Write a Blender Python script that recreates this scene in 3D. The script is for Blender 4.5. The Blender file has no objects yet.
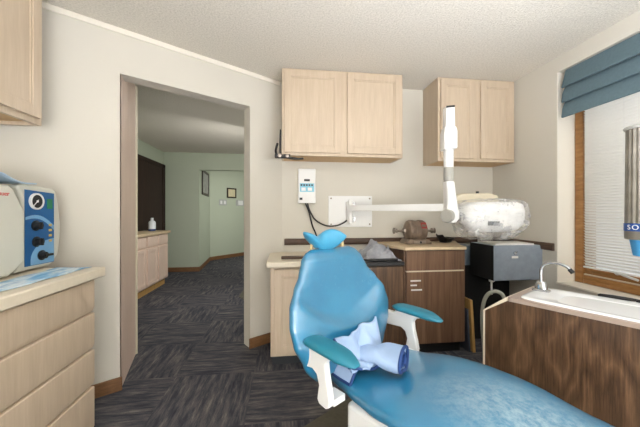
import bpy, bmesh, math, random
from mathutils import Vector, Matrix, noise

PI = math.pi
random.seed(7)
scene = bpy.context.scene
C = scene.collection

# ------------------------------------------------------------------ materials
def lin(c):
    c = c / 255.0
    return c / 12.92 if c <= 0.04045 else ((c + 0.055) / 1.055) ** 2.4
def rgb(r, g, b):
    return (lin(r), lin(g), lin(b), 1.0)

class NT:
    def __init__(self, name):
        self.m = bpy.data.materials.new(name)
        self.m.use_nodes = True
        self.t = self.m.node_tree
        self.b = self.t.nodes['Principled BSDF']
        self.out = self.t.nodes['Material Output']
    def n(self, typ, **kw):
        o = self.t.nodes.new(typ)
        for k, v in kw.items():
            if k.startswith('i_'):
                o.inputs[k[2:].replace('_', ' ')].default_value = v
            else:
                setattr(o, k, v)
        return o
    def l(self, a, b):
        self.t.links.new(a, b)
    def coords(self, scale=(1, 1, 1), rot=(0, 0, 0)):
        tc = self.n('ShaderNodeTexCoord'); mp = self.n('ShaderNodeMapping')
        mp.inputs['Scale'].default_value = scale; mp.inputs['Rotation'].default_value = rot
        self.l(tc.outputs['Object'], mp.inputs['Vector'])
        return mp.outputs['Vector']
    def noise(self, vec, scale, detail=4, rough=.55):
        n = self.n('ShaderNodeTexNoise')
        n.inputs['Scale'].default_value = scale; n.inputs['Detail'].default_value = detail
        n.inputs['Roughness'].default_value = rough
        self.l(vec, n.inputs['Vector'])
        return n.outputs['Fac']
    def ramp(self, fac, stops):
        r = self.n('ShaderNodeValToRGB')
        e = r.color_ramp.elements
        while len(e) < len(stops): e.new(.5)
        for el, (p, c) in zip(e, stops):
            el.position = p; el.color = c
        self.l(fac, r.inputs['Fac'])
        return r.outputs['Color']
    def bump(self, h, strength=.2, dist=.01):
        b = self.n('ShaderNodeBump'); b.inputs['Strength'].default_value = strength
        b.inputs['Distance'].default_value = dist
        self.l(h, b.inputs['Height']); self.l(b.outputs['Normal'], self.b.inputs['Normal'])

def plain(name, col, rough=.5, metal=0, var=.04, vs=8, spec=.5, coat=0, bump=0, bs=150, trans=0):
    k = NT(name)
    v = k.coords()
    f = k.noise(v, vs)
    a = tuple(max(0, c * (1 - var)) for c in col[:3]) + (1,)
    b = tuple(min(1, c * (1 + var)) for c in col[:3]) + (1,)
    k.l(k.ramp(f, [(.3, a), (.7, b)]), k.b.inputs['Base Color'])
    k.b.inputs['Roughness'].default_value = rough
    k.b.inputs['Metallic'].default_value = metal
    k.b.inputs['Specular IOR Level'].default_value = spec
    k.b.inputs['Coat Weight'].default_value = coat
    if trans: k.b.inputs['Transmission Weight'].default_value = trans
    if bump: k.bump(k.noise(v, bs, 3), bump, .003)
    return k.m

def wood(name, c1, c2, c3, scale=(22, 22, 1.6), rough=.45, s=2.2, fine=.35):
    k = NT(name)
    v = k.coords(scale)
    f1 = k.noise(v, s, 6, .6)
    v2 = k.coords((scale[0] * 5, scale[1] * 5, scale[2] * 2.2))
    f2 = k.noise(v2, s, 3, .5)
    mx = k.n('ShaderNodeMath', operation='MULTIPLY_ADD')
    k.l(f2, mx.inputs[0]); mx.inputs[1].default_value = fine
    sc = k.n('ShaderNodeMath', operation='MULTIPLY'); k.l(f1, sc.inputs[0]); sc.inputs[1].default_value = 1 - fine
    k.l(sc.outputs[0], mx.inputs[2])
    k.l(k.ramp(mx.outputs[0], [(.33, c1), (.5, c2), (.66, c3)]), k.b.inputs['Base Color'])
    k.b.inputs['Roughness'].default_value = rough
    k.bump(f2, .05, .002)
    return k.m

M = {}
M['wall'] = plain('wall_paint', rgb(209, 204, 192), .75, var=.012, vs=2, spec=.25, bump=.06, bs=120)
M['hallwall'] = plain('green_wall_paint', rgb(184, 192, 172), .75, var=.012, vs=2, spec=.25, bump=.05)
M['white_trim'] = plain('white_trim_paint', rgb(232, 226, 212), .45, var=.01)
M['maple'] = wood('pickled_maple', rgb(190, 171, 147), rgb(197, 178, 154), rgb(204, 186, 163), (16, 16, 1.4), .38)
M['pinkwood'] = wood('pinkish_maple', rgb(224, 198, 180), rgb(229, 204, 187), rgb(234, 210, 194), (16, 16, 1.4), .42)
M['rimtop'] = plain('taupe_laminate', rgb(166, 148, 136), .35, var=.05, vs=30)
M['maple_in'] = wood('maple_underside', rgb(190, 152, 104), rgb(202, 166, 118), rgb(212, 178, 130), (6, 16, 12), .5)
M['oak'] = wood('golden_oak', rgb(134, 92, 46), rgb(156, 110, 60), rgb(176, 130, 78), (20, 2.0, 20), .42)
M['basewood'] = wood('baseboard_oak', rgb(104, 72, 44), rgb(124, 88, 56), rgb(140, 102, 68), (3, 3, 25), .5)
M['rail'] = wood('dark_rail_wood', rgb(60, 43, 32), rgb(76, 55, 41), rgb(92, 68, 52), (2, 2, 30), .5)
M['walnut'] = wood('walnut_laminate', rgb(50, 34, 23), rgb(86, 63, 44), rgb(116, 88, 64), (13, 13, .9), .4, 2.0, .4)
k = NT('cathedral_walnut_laminate')
v = k.coords((1, 1, .26))
wv = k.n('ShaderNodeTexNoise'); wv.inputs['Scale'].default_value = 5.5; wv.inputs['Detail'].default_value = 2; k.l(v, wv.inputs['Vector'])
mm = k.n('ShaderNodeMath', operation='MULTIPLY'); k.l(wv.outputs['Fac'], mm.inputs[0]); mm.inputs[1].default_value = 16
fr = k.n('ShaderNodeMath', operation='FRACT'); k.l(mm.outputs[0], fr.inputs[0])
pp_ = k.n('ShaderNodeMath', operation='PINGPONG'); k.l(mm.outputs[0], pp_.inputs[0]); pp_.inputs[1].default_value = 1.0
fine_ = k.noise(k.coords((60, 60, 3)), 2.0, 5, .65)
a1 = k.n('ShaderNodeMath', operation='MULTIPLY'); k.l(pp_.outputs[0], a1.inputs[0]); a1.inputs[1].default_value = .24
a2 = k.n('ShaderNodeMath', operation='MULTIPLY_ADD'); k.l(fine_, a2.inputs[0]); a2.inputs[1].default_value = .76; k.l(a1.outputs[0], a2.inputs[2])
k.l(k.ramp(a2.outputs[0], [(.25, rgb(52, 36, 24)), (.5, rgb(86, 63, 44)), (.75, rgb(120, 92, 66))]), k.b.inputs['Base Color'])
k.b.inputs['Roughness'].default_value = .38
M['walnut_big'] = k.m
M['walnut_red'] = wood('reddish_walnut_laminate', rgb(86, 61, 45), rgb(112, 84, 64), rgb(134, 104, 80), (14, 14, .8), .4, 2.0, .45)
M['darkdoor'] = wood('dark_stained_wood', rgb(34, 21, 13), rgb(46, 29, 19), rgb(58, 36, 24), (16, 16, 1), .75)
M['laminate'] = plain('cream_laminate', rgb(222, 211, 190), .35, var=.03, vs=40)
M['worktop'] = plain('worn_particle_top', rgb(206, 184, 152), .5, var=.12, vs=14)
M['yellow_board'] = wood('yellow_pine', rgb(168, 128, 70), rgb(186, 146, 86), rgb(200, 162, 102), (16, 16, 1), .6)
M['slate_board'] = plain('slate_board', rgb(70, 74, 84), .6)
M['black'] = plain('black_plastic', rgb(20, 20, 22), .4, var=.1)
M['blackmatte'] = plain('black_matte', rgb(15, 15, 16), .8, var=.1)
M['char'] = plain('charcoal_paint', rgb(44, 47, 51), .5)
M['white_plastic'] = plain('white_plastic', rgb(232, 232, 230), .35, var=.01)
M['offwhite'] = plain('warm_grey_plastic', rgb(205, 204, 192), .4, var=.015)
M['seam'] = plain('grey_seam_plastic', rgb(128, 130, 126), .5)
M['beige_plastic'] = plain('beige_plastic', rgb(214, 204, 180), .4, var=.015)
M['grey_plastic'] = plain('grey_plastic', rgb(168, 166, 158), .4)
M['greybox'] = plain('grey_blue_painted_metal', rgb(140, 150, 162), .42, metal=.15, var=.08, vs=22)
M['greytray'] = plain('blue_grey_tray', rgb(112, 126, 138), .5)
M['chrome'] = plain('chrome', rgb(200, 203, 206), .14, metal=1, var=.01)
M['steel'] = plain('worn_steel', rgb(150, 140, 130), .38, metal=.85, var=.12, vs=30)
M['motor'] = plain('motor_enamel', rgb(132, 116, 102), .4, metal=.5, var=.25, vs=18)
M['brass'] = plain('brass_fittings', rgb(206, 186, 140), .35, metal=.6)
M['red'] = plain('red_label', rgb(160, 62, 56), .5)
M['redink'] = plain('red_lettering', rgb(196, 74, 66), .5)
M['teal'] = None
M['blue_panel'] = plain('blue_panel_print', rgb(24, 92, 150), .35, var=.05)
M['lightblue'] = plain('light_blue_print', rgb(120, 172, 214), .4, var=.04)
M['skyprint'] = plain('sky_blue_print', rgb(128, 196, 218), .4, var=.03)
M['green'] = plain('green_label', rgb(36, 120, 84), .4)
M['amber'] = plain('amber_button', rgb(214, 178, 96), .4)
M['cupblue'] = plain('blue_paper_cup', rgb(74, 158, 216), .5, var=.02)
M['labelblue'] = plain('blue_band', rgb(20, 74, 150), .4)
M['whiteink'] = plain('white_lettering', rgb(238, 238, 236), .5, var=.0)
M['paper'] = plain('white_paper', rgb(228, 226, 222), .7, var=.02)
M['basin'] = plain('white_basin', rgb(236, 238, 240), .2, var=.01, coat=.3)
M['hose'] = plain('grey_hose', rgb(128, 128, 118), .55)
M['bluefabric'] = plain('slate_blue_fabric', rgb(96, 116, 124), .85, var=.06, vs=60, spec=.2, bump=.25, bs=500)
M['clothgrey'] = plain('silver_cloth', rgb(150, 152, 158), .45, var=.2, vs=20)
M['bib'] = plain('pale_blue_cloth', rgb(158, 180, 210), .85, var=.03, vs=25, spec=.15, bump=.15, bs=300)
M['navy'] = plain('navy_edging', rgb(28, 62, 118), .7, var=.08)
M['clothblue'] = plain('pale_blue_wrap', rgb(168, 192, 212), .8, var=.06, vs=20)
M['mat'] = plain('olive_grey_mat', rgb(86, 82, 70), .85, var=.14, vs=60, bump=.2, bs=300)
M['photo'] = plain('grey_photo_print', rgb(150, 150, 146), .4, var=.35, vs=12)
M['certificate'] = plain('certificate_paper', rgb(214, 204, 168), .5, var=.08, vs=30)
M['frame'] = plain('dark_picture_frame', rgb(44, 30, 22), .4)
M['plate'] = plain('grey_switch_plate', rgb(172, 174, 170), .4)
M['bottle'] = plain('white_bottle_plastic', rgb(226, 230, 234), .35)
M['liquid'] = plain('dark_blue_liquid', rgb(34, 64, 120), .3)
M['greenblack'] = plain('dark_green_plastic', rgb(32, 44, 34), .4)

# teal vinyl with worn speckle, plus a pale mottled patch on the legrest
k = NT('teal_vinyl')
v = k.coords()
f = k.noise(v, 3, 5, .6)
col = k.ramp(f, [(.3, rgb(24, 112, 152)), (.7, rgb(38, 130, 170))])
g = k.noise(v, 55, 5, .7)
f3 = k.noise(v, 4.0, 3, .5)
mul = k.n('ShaderNodeMath', operation='MULTIPLY'); k.l(g, mul.inputs[0]); k.l(f3, mul.inputs[1])
wear = k.ramp(mul.outputs[0], [(.34, (0, 0, 0, 1)), (.5, (.35, .35, .35, 1))])
mix = k.n('ShaderNodeMix', data_type='RGBA')
k.l(wear, mix.inputs[0]); k.l(col, mix.inputs[6]); mix.inputs[7].default_value = rgb(120, 178, 202)
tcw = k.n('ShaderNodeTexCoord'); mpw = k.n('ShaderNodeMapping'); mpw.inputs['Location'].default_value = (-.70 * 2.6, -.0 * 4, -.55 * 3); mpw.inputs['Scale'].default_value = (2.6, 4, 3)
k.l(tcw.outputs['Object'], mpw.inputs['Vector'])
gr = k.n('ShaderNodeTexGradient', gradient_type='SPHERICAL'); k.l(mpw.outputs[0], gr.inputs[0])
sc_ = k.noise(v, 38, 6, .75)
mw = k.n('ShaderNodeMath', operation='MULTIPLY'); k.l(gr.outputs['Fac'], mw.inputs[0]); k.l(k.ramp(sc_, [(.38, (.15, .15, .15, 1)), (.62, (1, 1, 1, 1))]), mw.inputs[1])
mix2 = k.n('ShaderNodeMix', data_type='RGBA'); k.l(mw.outputs[0], mix2.inputs[0]); k.l(mix.outputs[2], mix2.inputs[6]); mix2.inputs[7].default_value = rgb(158, 186, 200)  # round patch of paler vinyl towards the foot end
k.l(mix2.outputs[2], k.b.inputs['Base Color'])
k.b.inputs['Roughness'].default_value = .36
k.b.inputs['Coat Weight'].default_value = 1.0; k.b.inputs['Coat Roughness'].default_value = .25; k.b.inputs['Coat IOR'].default_value = 1.9
k.bump(k.noise(v, 260, 3), .08, .002)
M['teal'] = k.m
M['teal_pad'] = plain('teal_armrest_vinyl', rgb(34, 118, 140), .4, var=.08)
M['headvinyl'] = plain('sky_blue_vinyl', rgb(66, 150, 188), .35, var=.05)

# popcorn ceiling
k = NT('textured_ceiling')
v = k.coords()
f = k.noise(v, 2, 3)
sp = k.noise(v, 85, 4, .7)
cc = k.ramp(sp, [(.35, rgb(210, 204, 191)), (.6, rgb(231, 225, 213))])
k.l(cc, k.b.inputs['Base Color'])
k.b.inputs['Roughness'].default_value = .9; k.b.inputs['Specular IOR Level'].default_value = .1
k.bump(sp, .55, .012)
M['ceiling'] = k.m

# quarter turned carpet tiles
def carpet():
    k = NT('charcoal_streaked_carpet')
    T = .56
    tc = k.n('ShaderNodeTexCoord')
    sep = k.n('ShaderNodeSeparateXYZ'); k.l(tc.outputs['Object'], sep.inputs[0])
    def math_(op, a, b=None):
        m = k.n('ShaderNodeMath', operation=op)
        for i, q in enumerate((a, b)):
            if q is None: continue
            if isinstance(q, (int, float)): m.inputs[i].default_value = q
            else: k.l(q, m.inputs[i])
        return m.outputs[0]
    fx = math_('FLOOR', math_('DIVIDE', math_('ADD', sep.outputs[0], .12), T))
    fy = math_('FLOOR', math_('DIVIDE', math_('ADD', sep.outputs[1], .05), T))
    par = math_('FLOORED_MODULO', math_('ADD', fx, fy), 2.0)
    comb = k.n('ShaderNodeCombineXYZ')
    k.l(fx, comb.inputs[0]); k.l(fy, comb.inputs[1])
    wn = k.n('ShaderNodeTexWhiteNoise'); k.l(comb.outputs[0], wn.inputs['Vector'])
    off = k.n('ShaderNodeVectorMath', operation='MULTIPLY_ADD')
    k.l(wn.outputs['Color'], off.inputs[0]); off.inputs[1].default_value = (7, 7, 7); k.l(tc.outputs['Object'], off.inputs[2])
    res = []
    for scl in ((34, 4.5, 1), (4.5, 34, 1)):
        mp = k.n('ShaderNodeMapping'); mp.inputs['Scale'].default_value = scl
        k.l(off.outputs[0], mp.inputs['Vector'])
        res.append(k.noise(mp.outputs[0], 1.0, 7, .72))
    mx = k.n('ShaderNodeMix', data_type='FLOAT')
    k.l(par, mx.inputs[0]); k.l(res[0], mx.inputs[2]); k.l(res[1], mx.inputs[3])
    st = mx.outputs[0]
    fib = k.noise(tc.outputs['Object'], 240, 2, .6)
    s2 = math_('ADD', math_('MULTIPLY', st, .8), math_('MULTIPLY', fib, .2))
    col = k.ramp(s2, [(.34, rgb(50, 51, 60)), (.47, rgb(70, 70, 77)), (.58, rgb(100, 97, 96)), (.72, rgb(144, 139, 131))])
    k.l(col, k.b.inputs['Base Color'])
    k.b.inputs['Roughness'].default_value = .95; k.b.inputs['Specular IOR Level'].default_value = .1
    k.bump(s2, .5, .006)
    return k.m
M['carpet'] = carpet()

# leaflet print: blue and white sweeps
k = NT('blue_leaflet_print')
v = k.coords((9, 3, 1))
f = k.noise(v, 1.6, 3, .6)
k.l(k.ramp(f, [(.3, rgb(30, 96, 160)), (.45, rgb(120, 178, 216)), (.55, rgb(214, 226, 234)), (.72, rgb(70, 140, 190))]), k.b.inputs['Base Color'])
k.b.inputs['Roughness'].default_value = .3
M['leaflet'] = k.m

# blind slats: white vinyl that lets some daylight through
k = NT('white_vinyl_slat')
k.t.nodes.remove(k.b)
d = k.n('ShaderNodeBsdfDiffuse'); d.inputs['Color'].default_value = rgb(238, 236, 230)
t = k.n('ShaderNodeBsdfTranslucent'); t.inputs['Color'].default_value = rgb(240, 238, 230)
mixs = k.n('ShaderNodeMixShader'); mixs.inputs[0].default_value = .25
k.l(d.outputs[0], mixs.inputs[1]); k.l(t.outputs[0], mixs.inputs[2]); k.l(mixs.outputs[0], k.out.inputs['Surface'])
M['slat'] = k.m

# glass pane, thin
k = NT('window_glass')
k.t.nodes.remove(k.b)
tr = k.n('ShaderNodeBsdfTransparent'); gl = k.n('ShaderNodeBsdfGlossy'); gl.inputs['Roughness'].default_value = .02
mixs = k.n('ShaderNodeMixShader'); mixs.inputs[0].default_value = .06
k.l(tr.outputs[0], mixs.inputs[1]); k.l(gl.outputs[0], mixs.inputs[2]); k.l(mixs.outputs[0], k.out.inputs['Surface'])
M['glass'] = k.m

# crinkled clear plastic bag
k = NT('crinkled_clear_plastic')
k.t.nodes.remove(k.b)
v = k.coords()
nz = k.noise(k.coords((1, 1, 1.8)), 9, 4, .6)
bp = k.n('ShaderNodeBump'); bp.inputs['Strength'].default_value = .8; bp.inputs['Distance'].default_value = .012
k.l(nz, bp.inputs['Height'])
tr = k.n('ShaderNodeBsdfTransparent'); tr.inputs['Color'].default_value = (1, 1, 1, 1)
gl = k.n('ShaderNodeBsdfGlossy'); gl.inputs['Roughness'].default_value = .2
df = k.n('ShaderNodeBsdfDiffuse'); df.inputs['Color'].default_value = rgb(250, 250, 252)
tl = k.n('ShaderNodeBsdfTranslucent'); tl.inputs['Color'].default_value = rgb(250, 250, 252)
k.l(bp.outputs[0], gl.inputs['Normal']); k.l(bp.outputs[0], df.inputs['Normal'])
m0 = k.n('ShaderNodeMixShader'); m0.inputs[0].default_value = .4
k.l(df.outputs[0], m0.inputs[1]); k.l(tl.outputs[0], m0.inputs[2])
m1 = k.n('ShaderNodeMixShader'); m1.inputs[0].default_value = .72
k.l(gl.outputs[0], m1.inputs[1]); k.l(m0.outputs[0], m1.inputs[2])
m2 = k.n('ShaderNodeMixShader')
rr_ = k.ramp(nz, [(.4, (.16, .16, .16, 1)), (.62, (.42, .42, .42, 1))])
k.l(rr_, m2.inputs[0]); k.l(tr.outputs[0], m2.inputs[1]); k.l(m1.outputs[0], m2.inputs[2])
k.l(m2.outputs[0], k.out.inputs['Surface'])
M['bag'] = k.m

# smoky translucent dispenser tube
k = NT('smoky_ribbed_plastic')
k.b.inputs['Base Color'].default_value = rgb(128, 122, 112)
k.b.inputs['Roughness'].default_value = .3
v = k.coords()
k.l(k.ramp(k.noise(v, 9, 3), [(.3, rgb(112, 106, 96)), (.7, rgb(146, 140, 128))]), k.b.inputs['Base Color'])
M['smoky'] = k.m

# ------------------------------------------------------------------ mesh tools
class MB:
    def __init__(self):
        self.bm = bmesh.new()
    def box(self, x0, x1, y0, y1, z0, z1):
        return self.prism([(x0, y0), (x1, y0), (x1, y1), (x0, y1)], z0, z1)
    def prism(self, poly, z0, z1):
        bm = self.bm
        a = [bm.verts.new((x, y, z0)) for x, y in poly]
        b = [bm.verts.new((x, y, z1)) for x, y in poly]
        n = len(poly)
        bm.faces.new(a[::-1]); bm.faces.new(b)
        for i in range(n):
            bm.faces.new((a[i], a[(i + 1) % n], b[(i + 1) % n], b[i]))
        return self
    def extr(self, poly, f0, f1):
        """poly of 2D points, f0/f1 map a 2D point to 3D: the two end faces"""
        bm = self.bm
        a = [bm.verts.new(f0(*p)) for p in poly]; b = [bm.verts.new(f1(*p)) for p in poly]
        n = len(poly)
        bm.faces.new(a[::-1]); bm.faces.new(b)
        for i in range(n):
            bm.faces.new((a[i], a[(i + 1) % n], b[(i + 1) % n], b[i]))
        return self
    def loft(self, rings, cap=True, closed=True):
        bm = self.bm
        vs = [[bm.verts.new(p) for p in r] for r in rings]
        n = len(rings[0])
        for i in range(len(vs) - 1):
            for j in range(n if closed else n - 1):
                bm.faces.new((vs[i][j], vs[i][(j + 1) % n], vs[i + 1][(j + 1) % n], vs[i + 1][j]))
        if cap:
            bm.faces.new(vs[0][::-1]); bm.faces.new(vs[-1])
        return self
    def grid(self, nu, nv, f):
        bm = self.bm
        vs = [[bm.verts.new(f(i / nu, j / nv)) for j in range(nv + 1)] for i in range(nu + 1)]
        for i in range(nu):
            for j in range(nv):
                bm.faces.new((vs[i][j], vs[i + 1][j], vs[i + 1][j + 1], vs[i][j + 1]))
        return self
    def cyl(self, p0, p1, r0, r1=None, n=24, cap=True):
        r1 = r0 if r1 is None else r1
        p0, p1 = Vector(p0), Vector(p1)
        d = (p1 - p0).normalized()
        u = d.orthogonal().normalized(); w = d.cross(u)
        rings = []
        for p, r in ((p0, r0), (p1, r1)):
            rings.append([p + r * (math.cos(2 * PI * i / n) * u + math.sin(2 * PI * i / n) * w) for i in range(n)])
        return self.loft(rings, cap)
    def lathe(self, p, axis, prof, n=28, cap=True):
        """prof: list of (distance along axis, radius)"""
        p = Vector(p); d = Vector(axis).normalized()
        u = d.orthogonal().normalized(); w = d.cross(u)
        return self.loft([[p + d * h + r * (math.cos(2 * PI * i / n) * u + math.sin(2 * PI * i / n) * w) for i in range(n)] for h, r in prof], cap)
    def tube(self, pts, r, n=10, smooth=6):
        P = [Vector(p) for p in pts]
        if smooth and len(P) > 2:
            Q = []
            E = [P[0]] + P + [P[-1]]
            for i in range(1, len(E) - 2):
                for s in range(smooth):
                    t = s / smooth
                    a, b, c, d = E[i - 1], E[i], E[i + 1], E[i + 2]
                    Q.append(.5 * ((2 * b) + (c - a) * t + (2 * a - 5 * b + 4 * c - d) * t * t + (3 * b - a - 3 * c + d) * t ** 3))
            Q.append(P[-1]); P = Q
        rings = []
        u = None
        for i, p in enumerate(P):
            d = (P[min(i + 1, len(P) - 1)] - P[max(i - 1, 0)]).normalized()
            if u is None: u = d.orthogonal().normalized()
            u = (u - d * u.dot(d)).normalized(); w = d.cross(u)
            rr = r[i * (len(r) - 1) // max(1, len(P) - 1)] if isinstance(r, (list, tuple)) else r
            rings.append([p + rr * (math.cos(2 * PI * k / n) * u + math.sin(2 * PI * k / n) * w) for k in range(n)])
        return self.loft(rings)
    def build(self, name, mat, parent=None, bevel=0, seg=2, world=True, angle=38, sub=0, solid=0):
        bm = self.bm
        bmesh.ops.recalc_face_normals(bm, faces=bm.faces)
        o = bpy.data.objects.new(name, bpy.data.meshes.new(name))
        if parent is not None:
            o.parent = parent
            if world:
                L, rz = FR[parent.name]
                if parent.parent is not None: pass
                bm.transform((Matrix.Translation(L) @ Matrix.Rotation(rz, 4, 'Z')).inverted())
            FR[name] = FR[parent.name]
        else:
            xs = [v.co for v in bm.verts]
            lo = Vector([min(v[i] for v in xs) for i in range(3)]); hi = Vector([max(v[i] for v in xs) for i in range(3)])
            L = Vector(((lo.x + hi.x) / 2, (lo.y + hi.y) / 2, lo.z))
            bm.transform(Matrix.Translation(-L)); o.location = L
        bm.to_mesh(o.data); bm.free()
        for p in o.data.polygons: p.use_smooth = True
        o.data.set_sharp_from_angle(angle=math.radians(angle))
        o.data.materials.append(M[mat])
        C.objects.link(o)
        if parent is None: FR[o.name] = (o.location.copy(), 0.0)
        else: FR[o.name] = FR[parent.name]
        if solid:
            s = o.modifiers.new('solid', 'SOLIDIFY'); s.thickness = solid; s.offset = 0
        if bevel:
            b = o.modifiers.new('bevel', 'BEVEL'); b.width = bevel; b.segments = seg; b.limit_method = 'ANGLE'
            b.angle_limit = math.radians(40)
        if sub:
            s = o.modifiers.new('sub', 'SUBSURF'); s.levels = sub; s.render_levels = sub
        return o

FR = {}
def tag(o, label=None, cat=None, group=None, kind=None):
    if label: o['label'] = label
    if cat: o['category'] = cat
    if group: o['group'] = group
    if kind: o['kind'] = kind
    return o
def thing(name, label, cat, loc, rz=0, group=None):
    o = bpy.data.objects.new(name, None)
    o.empty_display_size = .05
    o.location = loc; o.rotation_euler = (0, 0, rz)
    C.objects.link(o)
    FR[o.name] = (Vector(loc), rz)
    return tag(o, label, cat, group)
def struct(o):
    o['kind'] = 'structure'; return o
def text_mesh(name, s, size, mat, parent, origin, xdir, ydir, extrude=.0008, align='CENTER'):
    """flat lettering lying in the plane of xdir / ydir, given in world space"""
    cu = bpy.data.curves.new(name, 'FONT'); cu.body = s; cu.size = size; cu.extrude = extrude
    cu.align_x = align; cu.align_y = 'CENTER'
    to = bpy.data.objects.new(name, cu); C.objects.link(to)
    dg = bpy.context.evaluated_depsgraph_get()
    me = bpy.data.meshes.new_from_object(to.evaluated_get(dg))
    bpy.data.objects.remove(to)
    X = Vector(xdir).normalized(); Y = Vector(ydir).normalized(); Z = X.cross(Y)
    R = Matrix((X, Y, Z)).transposed().to_4x4()
    L, rz = FR[parent.name]
    me.transform((Matrix.Translation(L) @ Matrix.Rotation(rz, 4, 'Z')).inverted() @ Matrix.Translation(Vector(origin)) @ R)
    o = bpy.data.objects.new(name, me); me.materials.clear(); me.materials.append(M[mat])
    o.parent = parent; C.objects.link(o); FR[o.name] = FR[parent.name]
    return o

# ------------------------------------------------------------------ the room
CE = 2.44
A0 = Vector((-.017, 2.84)); AD = Vector((-.839, -.544)); AN = Vector((-.544, .839))   # angled doorway wall
def aw(s, t=0.0):
    p = A0 + AD * s + AN * t
    return (p.x, p.y)
XL, XR, YB = -1.60, 2.168, 2.84
SL = (A0.x - XL) / .839
WT = .12

struct(MB().box(-2.8, 2.6, -1.8, 10.9, -.1, 0).build('floor', 'carpet'))
struct(MB().box(-2.8, 2.6, -1.8, 10.9, CE, CE + .1).build('ceiling', 'ceiling'))
D0, D1, DT = .332, 1.287, 2.135
m = MB()
m.prism([aw(SL), aw(D1), aw(D1, WT), aw(SL + .05, WT)], 0, CE)
m.prism([aw(D1), aw(D0), aw(D0, WT), aw(D1, WT)], DT, CE)
m.prism([aw(D0), aw(0), (A0.x, YB + WT), aw(D0, WT)], 0, CE)
struct(m.build('wall_doorway', 'wall'))
struct(MB().box(A0.x, XR + .25, YB, YB + WT, 0, CE).build('wall_back', 'wall'))
struct(MB().box(XL - .12, XL, -1.7, 1.82, 0, CE).build('wall_left', 'wall'))
struct(MB().box(XL - .12, XR + .25, -1.8, -1.7, 0, CE).build('wall_rear', 'wall'))
WY0, WY1, WZ0, WZ1 = .25, 2.112, .632, 2.315
m = MB()
m.box(XR, XR + .25, WY1, YB, 0, CE); m.box(XR, XR + .25, -1.7, WY0, 0, CE)
m.box(XR, XR + .25, WY0, WY1, 0, WZ0); m.box(XR, XR + .25, WY0, WY1, WZ1, CE)
struct(m.build('wall_right', 'wall'))
# hall
HX = -2.42
m = MB().box(HX - .1, HX, 1.6, 6.5, 0, CE); m.box(HX, XL - .12, 1.6, 1.7, 0, CE)
struct(m.build('wall_hall_left', 'hallwall'))
m = MB().box(HX, -1.735, 6.34, 6.46, 0, CE); m.box(-1.735, .6, 6.34, 6.46, 2.09, CE)
struct(m.build('wall_hall_far', 'hallwall'))
m = MB().prism([(-1.737, 6.46), (-1.855, 7.75), (-1.96, 7.80), (-1.88, 6.46)], 0, CE)
m.prism([(-1.855, 7.75), (.6, 10.62), (.6, 10.8), (-1.96, 7.80)], 0, CE)
struct(m.build('wall_hall_end', 'hallwall'))
struct(MB().box(.6, .7, 2.96, 10.8, 0, CE).build('wall_hall_right', 'hallwall'))
o = MB().prism([(-.616, 4.95), (-.633, 4.31), (-.5, 4.08), (.3, 4.08), (.3, 4.95)], .0005, .008).build('hall_mat', 'mat'); tag(o, 'pale grey mat on the hall carpet just past the right door jamb', 'mat')
# baseboards
m = MB().prism([aw(1.84, -.002), aw(D1 - .012, -.002), aw(D1 - .012, -.014), aw(1.84, -.014)], 0, .09)
struct(m.build('baseboard_left', 'basewood', bevel=.003))
m = MB().prism([aw(D0 + .012, -.001), aw(.13, -.001), aw(.13, -.014), aw(D0 + .012, -.014)], 0, .09)
struct(m.build('baseboard_doorway', 'basewood', bevel=.003))
m = MB().box(-2.42, -1.735, 6.325, 6.339, 0, .09)
m.prism([(-1.737, 6.33), (-1.723, 6.33), (-1.84, 7.745), (-1.855, 7.75)], 0, .09)
m.prism([(-1.855, 7.748), (-1.84, 7.740), (.6, 10.59), (.6, 10.615)], 0, .09)
struct(m.build('baseboard_hall', 'basewood'))
# door jamb edge, white, on the right of the opening
# ceiling strip along the doorway wall
m = MB().prism([aw(SL, -.001), aw(.03, -.001), aw(.03, -.012), aw(SL, -.012)], CE - .038, CE - .001)
struct(m.build('trim_1', 'white_trim', bevel=.003))
# wooden rail on the back wall and on the right wall
m = MB().extr([(0, .888), (-.022, .89), (-.026, .90), (-.026, .935), (-.016, .948), (0, .95)], lambda a, z: (.005, YB + a, z), lambda a, z: (1.98, YB + a, z))
struct(m.build('trim_2', 'rail', bevel=.003))
m = MB().extr([(0, .888), (-.022, .89), (-.026, .90), (-.026, .935), (-.016, .948), (0, .95)], lambda a, z: (XR + a, 2.13, z), lambda a, z: (XR + a, YB - .03, z))
struct(m.build('trim_3', 'rail', bevel=.003))
# sill
struct(MB().box(XR - .012, XR + .15, WY0 + .001, WY1 - .001, WZ0 - .001, WZ0 + .014).build('trim_4', 'white_trim', bevel=.003))
# window return panels, white
struct(MB().box(XR + .001, XR + .155, WY1 - .006, WY1 - .0005, WZ0 + .014, WZ1).build('trim_5', 'white_trim'))

# window: oak frame, sash, glass, crank, latch
wx0, wx1 = XR + .155, XR + .235
w = thing('window_1', None, None, (wx0 + .04, 1.2, WZ0 + .015)); struct(w)
def rect_frame(mb, x0, x1, y0, y1, z0, z1, t):
    mb.box(x0, x1, y0, y0 + t, z0, z1); mb.box(x0, x1, y1 - t, y1, z0, z1)
    mb.box(x0, x1, y0 + t, y1 - t, z0, z0 + t); mb.box(x0, x1, y0 + t, y1 - t, z1 - t, z1)
m = MB(); rect_frame(m, wx0, wx1, WY0, WY1 - .006, WZ0 + .0145, WZ1, .065)
m.build('window_frame', 'oak', w, bevel=.005)
m = MB(); rect_frame(m, wx0 + .022, wx0 + .06, WY0 + .066, WY1 - .072, WZ0 + .081, WZ1 - .066, .05)
m.build('sash', 'oak', w, bevel=.004)
m = MB(); m.box(wx0 + .038, wx0 + .044, WY0 + .117, WY1 - .123, WZ0 + .132, WZ1 - .117); m.build('glass_pane', 'glass', w)
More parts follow.
